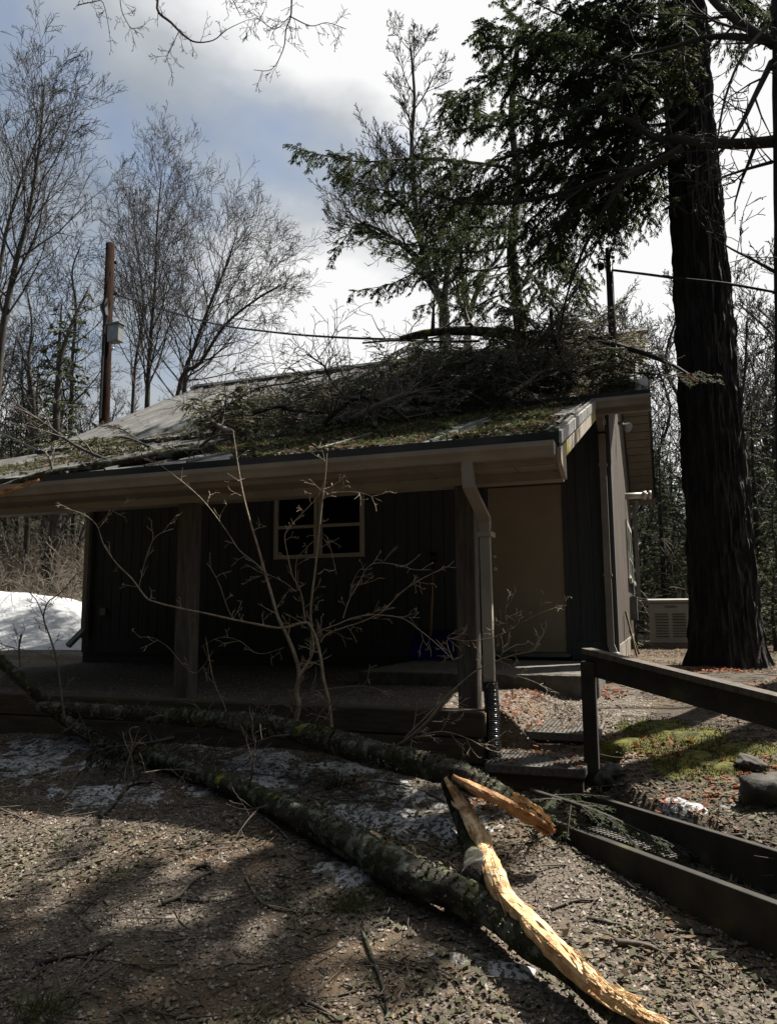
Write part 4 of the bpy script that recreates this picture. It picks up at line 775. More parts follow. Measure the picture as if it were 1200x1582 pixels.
# ------------------------------------------------------------------ SAPLING in front of the porch
def trace(name, label, cat, lst, mt, sides=6, group=None, twl=.15, kids=(2, 1), mr=.0018):
    t_ = thing(name, label, cat, at(lst[0][0][0][0], lst[0][0][0][1], y=lst[0][2]), group); v = Veg(); r_ = random.Random(hash(label) % 1000 if False else len(label)); 
    for pts, (r0, r1), y, tw in lst: limbpath(v, pts, y, r0, r1, int(tw*1.2), twl, 0.05, kids, r_, 5, mr, .58)
    obj('stems', v.wood(sides), mt, t_, True); return t_
YS = 4.75
trace('bare_shrub', 'multi-stemmed bare shrub with pale twigs growing before the porch', 'shrub', [
 ([(455, 1120), (462, 1090), (458, 1070), (462, 1045), (458, 1020), (445, 985), (430, 955), (420, 920), (408, 880), (400, 850), (385, 800), (375, 760), (368, 720), (360, 665)], (.030, .004), YS, 10),
 ([(462, 1045), (475, 1025), (483, 1005), (482, 975), (480, 940), (487, 880), (492, 830), (497, 780), (502, 740), (505, 700)], (.019, .004), YS-.03, 12),
 ([(512, 1125), (508, 1085), (500, 1050), (495, 1015), (488, 985), (478, 965), (470, 962), (435, 970), (400, 965), (360, 957), (320, 948), (280, 940), (240, 930), (225, 922), (205, 895), (180, 870), (160, 840), (150, 812), (130, 795), (100, 785)], (.021, .003), YS-.06, 16),
 ([(150, 812), (175, 790), (210, 768)], (.004, .002), YS-.06, 3),
 ([(215, 908), (225, 865), (240, 830), (268, 817)], (.005, .0025), YS-.06, 4),
 ([(488, 985), (495, 975), (520, 965), (545, 955), (575, 950), (620, 955), (650, 975), (680, 1000), (700, 1020)], (.011, .003), YS, 12),
 ([(495, 992), (505, 980), (530, 970), (560, 960), (590, 945), (620, 915), (650, 895), (690, 875)], (.011, .003), YS+.05, 10),
 ([(530, 955), (540, 925), (555, 900), (565, 880), (580, 870), (610, 872), (640, 880), (665, 880)], (.007, .002), YS, 8),
 ([(540, 925), (543, 905), (552, 885), (558, 878)], (.004, .0015), YS, 4),
 ([(472, 960), (468, 935), (463, 910), (452, 890), (445, 860), (440, 830), (447, 815), (465, 795), (490, 768), (500, 745)], (.008, .003), YS, 10),
 ([(470, 935), (465, 915), (458, 905), (458, 868), (470, 850), (490, 832), (505, 830), (520, 888)], (.005, .002), YS, 5),
 ([(415, 890), (395, 870), (370, 850), (350, 820), (320, 780), (295, 755), (270, 735), (240, 712)], (.007, .0025), YS, 8),
 ([(458, 915), (440, 900), (410, 885), (395, 875)], (.005, .002), YS, 4),
 ([(360, 957), (350, 935), (340, 905), (330, 885), (320, 870)], (.004, .002), YS-.06, 4),
 ([(497, 765), (530, 760), (560, 762), (590, 775)], (.004, .0015), YS, 5),
 ([(440, 1000), (400, 1010), (370, 990), (340, 985), (310, 1000)], (.004, .0015), YS, 5),
 ([(318, 985), (330, 1050), (345, 1085), (350, 1100)], (.005, .003), YS-.1, 3),
 ([(330, 1005), (300, 1040), (260, 1000), (235, 985), (215, 985)], (.003, .0015), YS-.1, 4),
 ([(460, 1075), (500, 1065), (560, 1060), (600, 1070)], (.003, .0015), YS-.1, 4),
], MA['sap'])
trace('bare_shrub', 'small twiggy branch rising before the drain pipe and corner post', 'shrub', [
 ([(625, 1140), (650, 1115), (685, 1080), (730, 1040), (770, 1020), (800, 1010), (825, 1005), (832, 990)], (.010, .003), 4.6, 10),
 ([(640, 1140), (680, 1130), (720, 1140), (760, 1160), (800, 1165)], (.007, .002), 4.6, 8),
 ([(690, 985), (720, 990), (760, 985), (800, 965), (840, 945), (875, 935)], (.005, .002), 4.6, 10),
 ([(700, 1020), (690, 990), (710, 985)], (.006, .003), 4.6, 6),
 ([(770, 1020), (785, 985), (780, 950), (785, 925)], (.003, .0015), 4.6, 6),
 ([(745, 1040), (800, 1045), (850, 1065), (870, 1080)], (.003, .0015), 4.9, 6),
], MA['sap'])
trace('bare_shrub', 'dark twiggy sapling at the left edge before the snow', 'shrub', [
 ([(100, 1110), (95, 1070), (88, 1020), (78, 985), (68, 955), (75, 930), (95, 915), (120, 885)], (.016, .003), 4.5, 10),
 ([(68, 955), (55, 925), (30, 905), (0, 895)], (.007, .002), 4.5, 8),
 ([(32, 1030), (30, 1000), (34, 980)], (.012, .008), 4.5, 3),
 ([(88, 1020), (60, 1010), (20, 1000), (-10, 990)], (.005, .002), 4.5, 6),
 ([(50, 925), (48, 895), (60, 860)], (.003, .0015), 4.5, 4),
], MA['twig'])
trace('bare_shrub', 'small pale forked seedling in front of the fallen limb at left', 'shrub', [
 ([(195, 1230), (193, 1200), (198, 1175), (205, 1150), (200, 1130), (205, 1124), (215, 1123)], (.006, .003), 4.1, 2),
 ([(205, 1160), (215, 1145), (228, 1135)], (.004, .002), 4.1, 2), ([(207, 1200), (203, 1170), (193, 1145), (190, 1130)], (.004, .002), 4.1, 1), ([(200, 1175), (210, 1140), (216, 1125)], (.003, .0015), 4.1, 0),
], MA['sap'], twl=.04)
# ------------------------------------------------------------------ FALLEN LIMB in the foreground
def onground(px, py, dz):
    z = -.6
    for _ in range(14): q = at(px, py, z=z); z = z*.4+(float(T(q[0], q[1]))+dz)*.6
    return at(px, py, z=z)
FL = thing('fallen_limb', 'large forked mossy limb fallen on the gravel with torn orange wood', 'fallen limb', onground(730, 1390, 0))
def lumpy(m, P, rad, sides, amp, seed, stretch=1.):
    n = len(P); T_ = [_n(P[min(i+1, n-1)]-P[max(i-1, 0)]) for i in range(n)]; u = _n(np.cross(T_[0], [0, 0, 1.])); V = []
    for i in range(n):
        u = _n(u-u.dot(T_[i])*T_[i]); v_ = np.cross(T_[i], u)
        for k in range(sides):
            a = 2*math.pi*k/sides; nz = float(vnoise(i*.35, 8+4*math.cos(a)*1.0+k*.0, 1, seed))*.5+float(vnoise(i*.9, 20+k*.8, 1, seed+1))*.5
            r = rad[i]*(1+amp*(nz-.5)*2); V.append(P[i]+r*(math.cos(a)*u+math.sin(a)*v_))
    return m.add(V, [(i*sides+k, i*sides+(k+1) % sides, (i+1)*sides+(k+1) % sides, (i+1)*sides+k) for i in range(n-1) for k in range(sides)]+[tuple(range(sides))[::-1], tuple((n-1)*sides+k for k in range(sides))])
def dens(P, step):
    P = smoothpath(P, 12); o = [P[0]]
    for q in P[1:]:
        if np.linalg.norm(q-o[-1]) > step: o.append(q)
    return o
LB_pts = [(-40, 985, .50), (0, 1020, .42), (50, 1065, .26), (105, 1115, .14), (170, 1150, .09), (260, 1178, .07), (350, 1210, .08), (450, 1255, .08), (540, 1300, .09), (620, 1345, .10), (700, 1378, .11), (760, 1410, .11), (840, 1470, .11), (905, 1522, .09), (975, 1595, .06)]
Pb = []
for px, py, dz in LB_pts:
    if px < 100: Pb.append(at(px, py, y=4.75))
    else: Pb.append(onground(px, py, dz))
Pb = dens(Pb, .035); nb = len(Pb); Rb = [np.interp(i/nb, [0, .3, .55, .75, .9, 1], [.038, .048, .060, .082, .058, .028]) for i in range(nb)]
obj('main_limb', lumpy(MB(), Pb, Rb, 26, .26, 5), MA['limb'], FL, True)
LA_pts = [(60, 1092, 4.75), (150, 1098, 4.75), (240, 1105, 4.72), (330, 1112, 4.68), (420, 1122, 4.62), (500, 1142, 4.5), (580, 1165, 4.35), (640, 1178, 4.25), (700, 1195, 4.12), (760, 1222, 4.0), (805, 1245, 3.92)]
Pa = dens(path(LA_pts, 4), .035); na = len(Pa); Ra = [np.interp(i/na, [0, .3, .7, .9, 1], [.04, .055, .078, .068, .04]) for i in range(na)]
obj('upper_limb', lumpy(MB(), Pa, Ra, 26, .26, 6), MA['limb'], FL, True)
# neck joining both
Pn = dens([at(690, 1210, y=4.16), at(712, 1260, y=4.05), at(735, 1320, y=3.82), onground(745, 1375, .12)], .03); nn_ = len(Pn)
obj('neck', lumpy(MB(), Pn, [np.interp(i/nn_, [0, .5, 1], [.035, .06, .11]) for i in range(nn_)], 20, .14, 7), MA['limb'], FL, True)
# torn wood: bundles of splinters following a path
def splinters(m, pts, w0, w1, count, th=.008, seed=1, tip=.25, lift=.02):
    r_ = random.Random(seed); P = smoothpath(pts, 10); n = len(P)
    T_ = [_n(P[min(i+1, n-1)]-P[max(i-1, 0)]) for i in range(n)]
    for c in range(count):
        s0 = int(r_.uniform(0, .55)*n) if c > 3 else 0; s1 = int(min(n, s0+r_.uniform(.3, .7)*n)) if c > 3 else n
        off = (c/(count-1)-.5)*2; jl = r_.uniform(-1, 1)*.012; V = []; idx = list(range(s0, max(s1, s0+3)))
        idx = [min(i, n-1) for i in idx]
        for q, i in enumerate(idx):
            f = q/(len(idx)-1); tap = min(1, (1-f)/tip)*min(1, (f+.02)/.12); W = (w0+(w1-w0)*i/(n-1)); view = _n(CAM-P[i]); up_ = _n(view*.65+np.array([.25, .0, .8])); sd = _n(np.cross(T_[i], up_)); nn2 = np.cross(sd, T_[i])
            if nn2.dot(up_) < 0: nn2 = -nn2
            ctr = P[i]+sd*off*W*(.82+.18*math.sin(q*.5+c))+nn2*(lift+jl+.006*math.sin(q*.9+c*2)-abs(off)*.018)
            hw = W/count*1.5*tap+.0012; t2 = th*tap+.001
            V += [ctr+sd*hw, ctr+nn2*t2, ctr-sd*hw, ctr-nn2*th*1.5]
        k = len(idx); m.add(V, [(j*4+a, j*4+(a+1) % 4, (j+1)*4+(a+1) % 4, (j+1)*4+a) for j in range(k-1) for a in range(4)]+[(0, 1, 2, 3)[::-1], tuple((k-1)*4+a for a in range(4))])
    return m
def liftpt(P, f, d): return P
sp_pts = [at(688, 1202, y=4.06), at(708, 1235, y=4.0), at(730, 1272, y=3.9), at(750, 1315, y=3.76), onground(763, 1355, .20), onground(782, 1392, .17), onground(822, 1432, .16), onground(872, 1480, .155), onground(918, 1524, .14), onground(960, 1553, .12), onground(1006, 1586, .07)]
def core(pts, rs_):
    P = dens(pts, .03); n = len(P); return lumpy(MB(), P, [np.interp(i/n, np.linspace(0, 1, len(rs_)), rs_) for i in range(n)], 16, .30, 77)
obj('torn_wood', core(sp_pts, [.012, .034, .040, .042, .044, .046, .042, .034, .012]), MA['split'], FL)
obj('torn_wood', splinters(MB(), sp_pts, .026, .040, 15, seed=2, lift=.02), MA['split'], FL)
m = MB(); r5 = random.Random(55); PS = smoothpath(sp_pts, 8)
for k in range(150):
    i = r5.randint(4, len(PS)-3); d = _n(PS[i+1]-PS[i-1]); o_ = np.array([r5.gauss(0, .018), r5.gauss(0, .018), r5.uniform(0, .03)]); ln = r5.uniform(.04, .14); dv = _n(d*r5.choice([1, 1, 1, -1])+np.array([r5.gauss(0, .12), r5.gauss(0, .12), r5.uniform(0, .3)])); q = PS[i]+o_
    m.tube([q, q+dv*ln*.6, q+dv*ln], [r5.uniform(.003, .007), .003, .0006], 4)
for k in range(45):
    q = PS[-1]*r5.random(); t = r5.uniform(0, .12); q = PS[-1]+(PS[-4]-PS[-1])*r5.random()+np.array([r5.gauss(0, .02), r5.gauss(0, .02), r5.uniform(0, .02)]); dv = _n(_n(PS[-1]-PS[-4])+np.array([r5.gauss(0, .2), r5.gauss(0, .2), r5.gauss(0, .1)])); m.tube([q, q+dv*.06, q+dv*r5.uniform(.08, .14)], [.006, .004, .0006], 4)
obj('torn_wood', m, MA['split'], FL)
m = splinters(MB(), sp_pts[1:7], .04, .05, 9, .012, 5, .35, .025)
obj('torn_wood', m, MA['split'], FL)
sp2 = [at(700, 1200, y=4.0), at(740, 1222, y=3.93), at(775, 1238, y=3.88), at(810, 1258, y=3.84), at(835, 1272, y=3.82), at(855, 1285, y=3.80)]
obj('torn_wood', core(sp2, [.012, .028, .03, .022, .006]), MA['splitr'], FL)
obj('torn_wood', splinters(MB(), sp2, .025, .028, 11, .01, 3, .4, .01), MA['splitr'], FL)
m = splinters(MB(), [at(790, 1232, y=3.84), at(815, 1245, y=3.82), at(838, 1262, y=3.80), at(852, 1280, y=3.79)], .035, .02, 9, .008, 9, .5, .02); obj('torn_wood', m, MA['split'], FL)
# side shoots of the limb
v = Veg(); rr = random.Random(12)
for P_, R_, cnt in ((Pa, Ra, 10), (Pb, Rb, 12)):
    for k in range(cnt):
        i = int(rr.uniform(.02, .6)*len(P_)); grow(v, P_[i], [rr.gauss(0, 1), rr.gauss(-.3, .6), rr.uniform(-.1, .7)], rr.uniform(.2, .6), .008, 1, 0, .25, (0, 3, 2), minr=.002, r_=rr)
limbpath(v, [(560, 1170, 4.4), (610, 1155, 4.3), (650, 1125, 4.3), (685, 1085, 4.35)], 4.3, .016, .008, 4, .2, r_=rr)
obj('side_shoots', v.wood(5), MA['twig'], FL)
# lichen and moss tufts on the limbs: small leafy flakes
def flakes(P_, R_, n, sz, lo, hi, seed):
    r_ = np.random.default_rng(seed); i = (r_.uniform(lo, hi, n)*(len(P_)-1)).astype(int); i = np.clip((i+ (vnoise(i*.13, i*0, 1, seed)*14).astype(int)), 0, len(P_)-2); A = np.array(P_)[i]; Tn = nrm(np.array(P_)[i+1]-A); rad_ = np.array(R_)[i]
    d = nrm(r_.normal(0, 1, (n, 3))+[0, -.2, .7]); d = nrm(d-(d*Tn).sum(1, keepdims=True)*Tn); base = A+d*(rad_*.96)[:, None]; dd = nrm(d*.8+r_.normal(0, .7, (n, 3)))
    return leaves_arr(base, dd, nrm(np.cross(dd, r_.normal(0, 1, (n, 3)))), sz*(.5+r_.random(n)), sz*.35)
for P_, R_, s_ in ((Pa, Ra, 1), (Pb, Rb, 2)):
    obj('lichen', flakes(P_, R_, 1500, .016, 0, .97, s_), MA['lichen'], FL); obj('moss', flakes(P_, R_, 3200, .015, 0, .95, s_+10), MA['moss'], FL)
# ------------------------------------------------------------------ ROOF DEBRIS
def onroof(px, py):
    r = ray(px, py)
    # porch plane z=1.709+(y-YE)/3 ; main plane z=ZM+SM*(y-YM)
    t1 = (1.709-YE/3-CAM[2])/(r[2]-r[1]/3); q = CAM+t1*r
    if YE-.1 <= q[1] <= YM: return q, 1/3
    t2 = (ZM-SM*YM-CAM[2])/(r[2]-r[1]*SM); q = CAM+t2*r; return q, SM
boughs = []
LBH = 'broken hemlock bough heaped on the porch and main roof'
def make_bough(seed, L_, wid, label, group):
    rr = random.Random(seed); t_ = thing('hemlock_bough', label, 'bough', (0, 0, 0), group); v = Veg(); P = [np.array([0, 0, 0.])]; d = np.array([1., 0, .05])
    for k in range(7): d = _n(d+[0, rr.gauss(0, .12), rr.gauss(0, .09)]); P.append(P[-1]+d*L_/7)
    bough(v, P, .014, wid, .05, 34, .055, .0065, .12, rr)
    # bring some branchlets up off the plane
    obj('limb', v.wood(4), MA['twig'], t_); lf = v.leafs(); V = lf[0]; V[:, 2] += (vnoise(V[:, 0]+9, V[:, 1]+9, 3, seed)-.35)*.22; obj('needles', (V, lf[1]), MA['hem' if seed % 3 == 0 else 'hemd'], t_); return t_
for s_ in range(6): boughs.append(make_bough(200+s_, 1.0+.12*s_, .36, LBH, 'hemlock boughs on the roof'))
rr = random.Random(21); used = set()
poly = [(110, 694, 12), (180, 692, 14), (260, 692, 9), (330, 686, 20), (400, 672, 34), (480, 658, 36), (560, 648, 38), (640, 640, 38), (720, 622, 50), (800, 590, 85), (870, 575, 75), (930, 575, 50)]
cnt = 0
spots = []
while cnt < 165:
    k = rr.random()**.75*(len(poly)-1); i = int(k); f = k-i; a, b = poly[i], poly[min(i+1, len(poly)-1)]; px = a[0]+(b[0]-a[0])*f; py = a[1]+(b[1]-a[1])*f+rr.gauss(0, .42)*(a[2]+(b[2]-a[2])*f)
    lowlim = 722-(px)*.072-(14 if px < 640 else 26 if px < 780 else 50); 
    if py > lowlim or (px > 900 and py < 560) or (px < 330 and rr.random() < .75) or (px < 480 and rr.random() < .3): continue
    q, s_ = onroof(px, py)
    if not (YE+.3 < q[1] < YRG-.1) or q[0] > -.3 or q[0] < -8.6: continue
    if q[1] < YM and q[0] > -.75: continue
    spots.append((q, s_, px)); cnt += 1
fx = [(930, 530), (905, 535), (960, 545), (940, 545), (915, 555), (960, 575), (890, 545), (870, 540), (930, 520), (900, 518), (950, 590), (930, 600), (905, 595), (965, 598), (940, 560), (880, 600), (900, 560), (860, 610), (835, 612), (915, 608)]
for p in fx: q, s_ = onroof(*p); spots.append((q, s_, p[0]))
for j, (q, s_, px) in enumerate(spots):
    src = boughs[j % 6]; o = src if j < 6 else src.copy()
    if j >= 6:
        COL.objects.link(o)
        for ch in src.children: d = ch.copy(); COL.objects.link(d); d.parent = o
    o['label'] = ('green' if j % 6 in (1, 4) else 'brownish')+' broken hemlock bough '+('on the porch roof ' if q[1] < YM else 'on the main roof slope ')+('at its left end' if px < 260 else 'left of the window' if px < 420 else 'above the window' if px < 560 else 'right of the window' if px < 700 else 'above the door' if px < 860 else 'near the mast')
    tilt = math.atan(s_); hh = abs(rr.gauss(0, .10))*(1.5 if px > 380 else .5)*(1.4 if 620 < px < 880 else 1)
    o.location = (q[0], q[1], q[2]+.05+hh); rz = rr.uniform(0, 6.28); up_t = rr.gauss(.0, .20)+(.25 if px > 350 and rr.random() < .25 else 0)
    o.rotation_mode = 'QUATERNION'; o.rotation_quaternion = (Matrix.Rotation(tilt, 3, 'X')@Matrix.Rotation(rz, 3, 'Z')@Matrix.Rotation(-up_t, 3, 'Y')@Matrix.Rotation(rr.uniform(-.4, .4), 3, 'X')).to_quaternion(); s1 = rr.uniform(.6, 1.15)*(.75 if px > 880 else 1)*(.6 if q[1] < 6.2 else 1)*(.55 if px < 340 else 1); o.scale = (s1, s1, s1*1.2)
# big hemlock top leaning from the heap
def roofpt(px, py, dy=0, lift=.08): q, s_ = onroof(px, py); return q+np.array([0, dy, lift])
RB = []
RBX = 0
def rooflimb(label, pts, r0, r1, mt='limb', twigs=6, tl=.5, seed=1, kids=(3, 2), name='broken_branch'):
    t_ = thing(name, label, 'branch', pts[0]); P = smoothpath(pts, 5); n = len(P); obj('limb', MB().tube(P, [r0+(r1-r0)*i/(n-1) for i in range(n)], 9, .10), MA[mt], t_, True)
    if twigs:
        v = Veg(); r_ = random.Random(seed)
        for k in range(twigs):
            i = int(r_.uniform(.15, 1)*(n-2)); d = _n(P[i+1]-P[i]); grow(v, P[i], d*.4+np.array([r_.gauss(0, .8), r_.gauss(0, .6), r_.uniform(-.2, .9)]), tl*r_.uniform(.5, 1.3), .35*r1+.004, 1, -.02, .3, (0,)+kids, minr=.003, r_=r_)
        obj('twigs', v.wood(4), MA['twig'], t_)
    return t_
rooflimb('thick broken log lying across the ridge in the middle', path([(618, 524, 10.2), (650, 516, 10.2), (700, 511, 10.2), (760, 513, 10.1), (810, 520, 10)], 10.2), .045, .085, seed=2, twigs=8, tl=.8)
rooflimb('thin side limb below the broken log on the ridge', path([(560, 530, 10.4), (610, 526, 10.3), (680, 528, 10.3), (740, 527, 10.2)], 10.2), .014, .02, seed=3, twigs=12, tl=.7)
rooflimb('mossy long log lying along the left eave over the gutter', [at(-60, 775, y=5.02), at(0, 758, y=5.05), at(60, 738, y=5.1), at(120, 726, y=5.2), at(200, 713, y=5.35), at(280, 700, y=5.5), at(330, 690, y=5.7)], .05, .045, seed=4, twigs=12, tl=.35, name='broken_log')
m = splinters(MB(), [at(-70, 790, y=4.93), at(-20, 768, y=4.95), at(20, 757, y=4.97), at(60, 742, y=5.0)], .03, .02, 9, .008, 7, .3, .02); tag(obj('torn_wood_strip', m, MA['splitr']), 'torn orange wood strip at the left end of the eave log', 'wood strip')
rooflimb('long branch with a pale torn tip sticking out past the right rake', path([(905, 515, 10.0), (935, 528, 9.6), (975, 540, 9.2), (1010, 552, 8.9), (1040, 565, 8.7), (1065, 580, 8.5)], 9), .045, .012, 'branch', 10, .4, 5)
m = splinters(MB(), path([(1060, 576, 8.49), (1068, 581, 8.47), (1079, 588, 8.45)], 8.5), .01, .005, 4, .004, 4, .5, .003); tag(obj('torn_wood_strip', m, MA['split']), 'pale torn tip of the branch before the big trunk', 'wood strip')
rooflimb('dark leaning stub rising from the heap left of the mast', path([(885, 590, 8.9), (868, 555, 8.9), (855, 520, 8.8), (850, 480, 8.7)], 9), .035, .02, 'bark', 8, .6, 6)
rooflimb('dark bent branch standing up on the middle of the heap', [at(600, 650, y=7.2), at(560, 632, y=7.3), at(530, 610, y=7.4), at(510, 585, y=7.5), at(500, 565, y=7.5), at(475, 548, y=7.5)], .022, .008, 'branch', 14, .6, 7)
rooflimb('dark crooked limb curling over the heap near its middle', [at(500, 655, y=7.0), at(520, 635, y=7.0), at(550, 615, y=7.1), at(590, 620, y=7.1), at(630, 650, y=7.1)], .03, .02, 'branch', 12, .45, 8)
rooflimb('short broken stub with a pale end in the heap', [at(570, 612, y=6.9), at(578, 635, y=6.85), at(578, 660, y=6.8)], .03, .026, 'limb', 2, .3, 9)
rooflimb('brown limb lying low across the left half of the heap', [at(390, 638, y=7.2), at(430, 628, y=7.3), at(460, 635, y=7.4), at(560, 640, y=7.6)], .03, .015, 'limb', 14, .7, 10)
rooflimb('slim branch lying crosswise at the left end of the roof', [at(20, 620, y=7.6), at(70, 655, y=7.0), at(120, 690, y=6.4), at(175, 714, y=5.9)], .010, .02, 'branch', 10, .5, 11)
rooflimb('straight pale stick lying near the porch eave', [roofpt(490, 700, 0, .03), roofpt(575, 676, 0, .04)], .012, .010, 'twig', 3, .2, 12)
rooflimb('brown limb sprawling over the upper right of the heap', path([(770, 610, 8.6), (810, 590, 8.8), (860, 580, 8.9), (930, 560, 9.2)], 9), .03, .015, 'limb', 16, .7, 13)
rooflimb('twiggy limb arching over the left part of the heap', [at(330, 670, y=6.6), at(350, 630, y=6.8), at(400, 600, y=7.2), at(460, 590, y=7.6), at(520, 575, y=8.0)], .016, .006, 'branch', 22, .7, 14)
rooflimb('limb with upturned twigs at the top of the heap', path([(760, 560, 9.6), (800, 535, 9.6), (850, 520, 9.7), (920, 512, 9.9)], 9.6), .03, .012, 'branch', 22, .7, 15)
PILE = [('crooked brown limb crossing the heap above the window', 430, 650, 560, 600), ('grey limb lying across the heap right of the window', 610, 660, 700, 600), ('thin bare limb poking up from the heap above the door', 740, 620, 770, 545), ('bare limb lying over the heap just left of the porch rake', 780, 640, 900, 600), ('dark limb slanting up the heap toward the thick log', 640, 610, 700, 550), ('slender bare limb hanging over the eave left of the window', 360, 700, 300, 655), ('bent bare limb lying between the mast and the rake', 890, 600, 960, 560), ('pale bare limb stretched along the lower heap', 540, 680, 680, 655)]
for i_, (lab_, a_, b_, c_, d_) in enumerate(PILE):
    p0 = roofpt(a_, b_, 0, .18); p1 = roofpt(c_, d_, 0, .34); r9 = random.Random(i_+70); mid = [p0+(p1-p0)*t+np.array([r9.gauss(0, .08), r9.gauss(0, .08), r9.uniform(0, .14)]) for t in (.3, .55, .8)]
    rooflimb(lab_, [p0]+mid+[p1], .030, .010, ('limb', 'barkg', 'twig')[i_ % 3], 16, .5, 80+i_)
# standing green bough, hung on the heap under the log
def hang(label, pts, wid, seed, mt='hemd', step=.055, leaf=(.07, .009), nm='hemlock_bough', n=44, dr=.6):
    v = Veg(); t_ = thing(nm, label, 'bough', pts[0]); bough(v, smoothpath(pts, 4), .016, wid, step, n, leaf[0], leaf[1], dr, random.Random(seed)); obj('limb', v.wood(4), MA['branch'], t_); obj('needles', v.leafs(), MA[mt], t_)
hang('upright green hemlock top standing on the heap left of the mast', path([(855, 590, 9.0), (845, 540, 9.0), (820, 500, 8.9), (790, 480, 8.8), (770, 470, 8.8)], 9), .55, 31)
hang('yellow-green bough hanging over the ridge near the log end', path([(840, 560, 9.5), (810, 530, 9.4), (780, 505, 9.3), (760, 510, 9.2)], 9), .5, 32)
hang('drooping bough under the thick log, left part', path([(680, 520, 10.2), (640, 530, 10), (600, 550, 9.7), (560, 580, 9.3)], 10), .45, 33)
hang('feathery bough bristling up from the left of the heap', [at(330, 690, y=6.3), at(345, 650, y=6.5), at(350, 615, y=6.7), at(370, 600, y=6.8)], .5, 34)
hang('sparse bough at the roof left end by the rake', [at(230, 690, y=6.5), at(190, 675, y=6.9), at(140, 680, y=7.0), at(90, 680, y=7.2)], .45, 35)
hang('green bough lying between the kerb boards', [at(820, 1222, z=-.52), at(880, 1240, z=-.50), at(940, 1262, z=-.56), at(1000, 1290, z=-.66), at(1062, 1312, z=-.74)], .26, 36, 'hem', .028, (.030, .0045), n=90, dr=.12)
hang('dark green bough under the fallen limb at the left', [at(270, 1140, y=4.5), at(220, 1150, y=4.4), at(170, 1155, y=4.35), at(140, 1165, y=4.3)], .30, 37, 'hem', .04, (.06, .005), n=40, dr=1.2)
hang('pale bough hanging from a twig over the big trunk', path([(1052, 60, 8.2), (1056, 100, 8.1), (1058, 140, 8.1)], 8), .3, 38, 'grass', .05, (.06, .01))
# roof litter
def litter(n, lo, hi, mt, name, label, sz, seed, fn):
    r_ = np.random.default_rng(seed); P = fn(r_, n); m_ = len(P); d = nrm(np.concatenate([r_.normal(0, 1, (m_, 2)), r_.normal(.0, .25, (m_, 1))], 1)); w_ = nrm(np.cross(d, nrm(r_.normal(0, .35, (m_, 3))+[0, 0, 1]))); lf = leaves_arr(P, d, w_, sz*(.5+r_.random(m_)), sz*(.2+.2*r_.random(m_)))
    return tag(obj(name, lf, MA[mt]), label, 'litter', kind='stuff')
def rooffn(dens_f):
    def f(r_, n):
        x = r_.uniform(XL+.05, XR-.02, n); x = np.where(r_.random(n) < .35, r_.uniform(-4.2, XR-.12, n), x); y = YE+.02+(YM-YE)*r_.random(n)**1.0; keep = vnoise(x+20, y+20, 1.3, 5)+dens_f(x, y)+.22*(x > -3.2)+.2*((x > -2.4) & (x < -.85))-.10*(y < YE+.9) > .74; x = x[keep]; y = y[keep]; return np.stack([x, y, 1.709+(y-YE)/3+.006+.02*r_.random(len(x))], 1)
    return f
litter(42000, 0, 1, 'leaf', 'leaf_litter', 'brown leaf and needle litter strewn over the porch roof', .032, 61, rooffn(lambda x, y: .04+.2*(y-YE)/3.5-.15*(x > -.85)))
litter(15000, 0, 1, 'hem', 'needle_litter', 'broken green needle sprigs strewn over the porch roof', .055, 62, rooffn(lambda x, y: .08+.25*(y-YE)/3.5-.2*(x > -.85)))
def mainfn(r_, n):
    x = r_.uniform(-6.5, -.05, n); y = r_.uniform(YM, YRG-.1, n); k = vnoise(x+20, y+20, 1.6, 15)+.35*(x+2.5)/3-.15*(y-YM)/4 > .5; x = x[k]; y = y[k]; return np.stack([x, y, ZM+SM*(y-YM)+.006+.03*r_.random(len(x))], 1)
litter(22000, 0, 1, 'leaf', 'leaf_litter', 'brown debris strewn over the main roof slope', .045, 63, mainfn)
litter(20000, 0, 1, 'hemd', 'needle_litter', 'green needle sprigs strewn over the main roof slope', .06, 64, mainfn)
# ------------------------------------------------------------------ GROUND DETAILS
def gfn(x0, x1, y0, y1, ns=1.1, th=.45, seed=5, dz=.004, cond=None):
    def f(r_, n):
        x = r_.uniform(x0, x1, n); y = r_.uniform(y0, y1, n); k = vnoise(x+30, y+30, ns, seed) > th
        if cond is not None: k &= cond(x, y)
        x = x[k]; y = y[k]; return np.stack([x, y, T(x, y)+dz+.008*r_.random(len(x))], 1)
    return f
notslab = lambda x, y: ~((x > -2.85) & (x < -.56) & (y > 7) & (y < 9.2)) & ~((x < -1.16) & (y > 5.08) & (y < 5.27)) & ~((x<-.5)&(y>9.1)&(y<16.3))
litter(46000, 0, 1, 'leaf', 'leaf_litter', 'brown dead leaves scattered over the ground right of the steps', .036, 71, gfn(-1.1, 4, 4.2, 16, 1.1, .42, 5, cond=notslab))
litter(9000, 0, 1, 'leaf', 'leaf_litter', 'leaf bits on the gravel right of the split limb', .026, 77, gfn(-1.1, 2, 2.2, 4.4, 2.1, .52, 15, cond=notslab))
def trfn(r_, n):
    k = n//2; a = np.stack([r_.uniform(-1.02, -.46, k), r_.uniform(5.55, 6.35, k), np.full(k, -.338)], 1); b = np.stack([r_.uniform(-1.12, -.52, k), r_.uniform(4.95, 5.44, k), np.full(k, -.458)], 1); c = np.concatenate([a, b]); return c[vnoise(c[:, 0]*1+9, c[:, 1]+9, 5, 3) > .45]
litter(900, 0, 1, 'leaf', 'leaf_litter', 'dry leaf crumbs lying on the studded step pavers', .028, 78, trfn)
litter(90, 0, 1, 'leafr', 'leaf_litter', 'orange leaves lying on the studded step pavers', .045, 79, trfn)
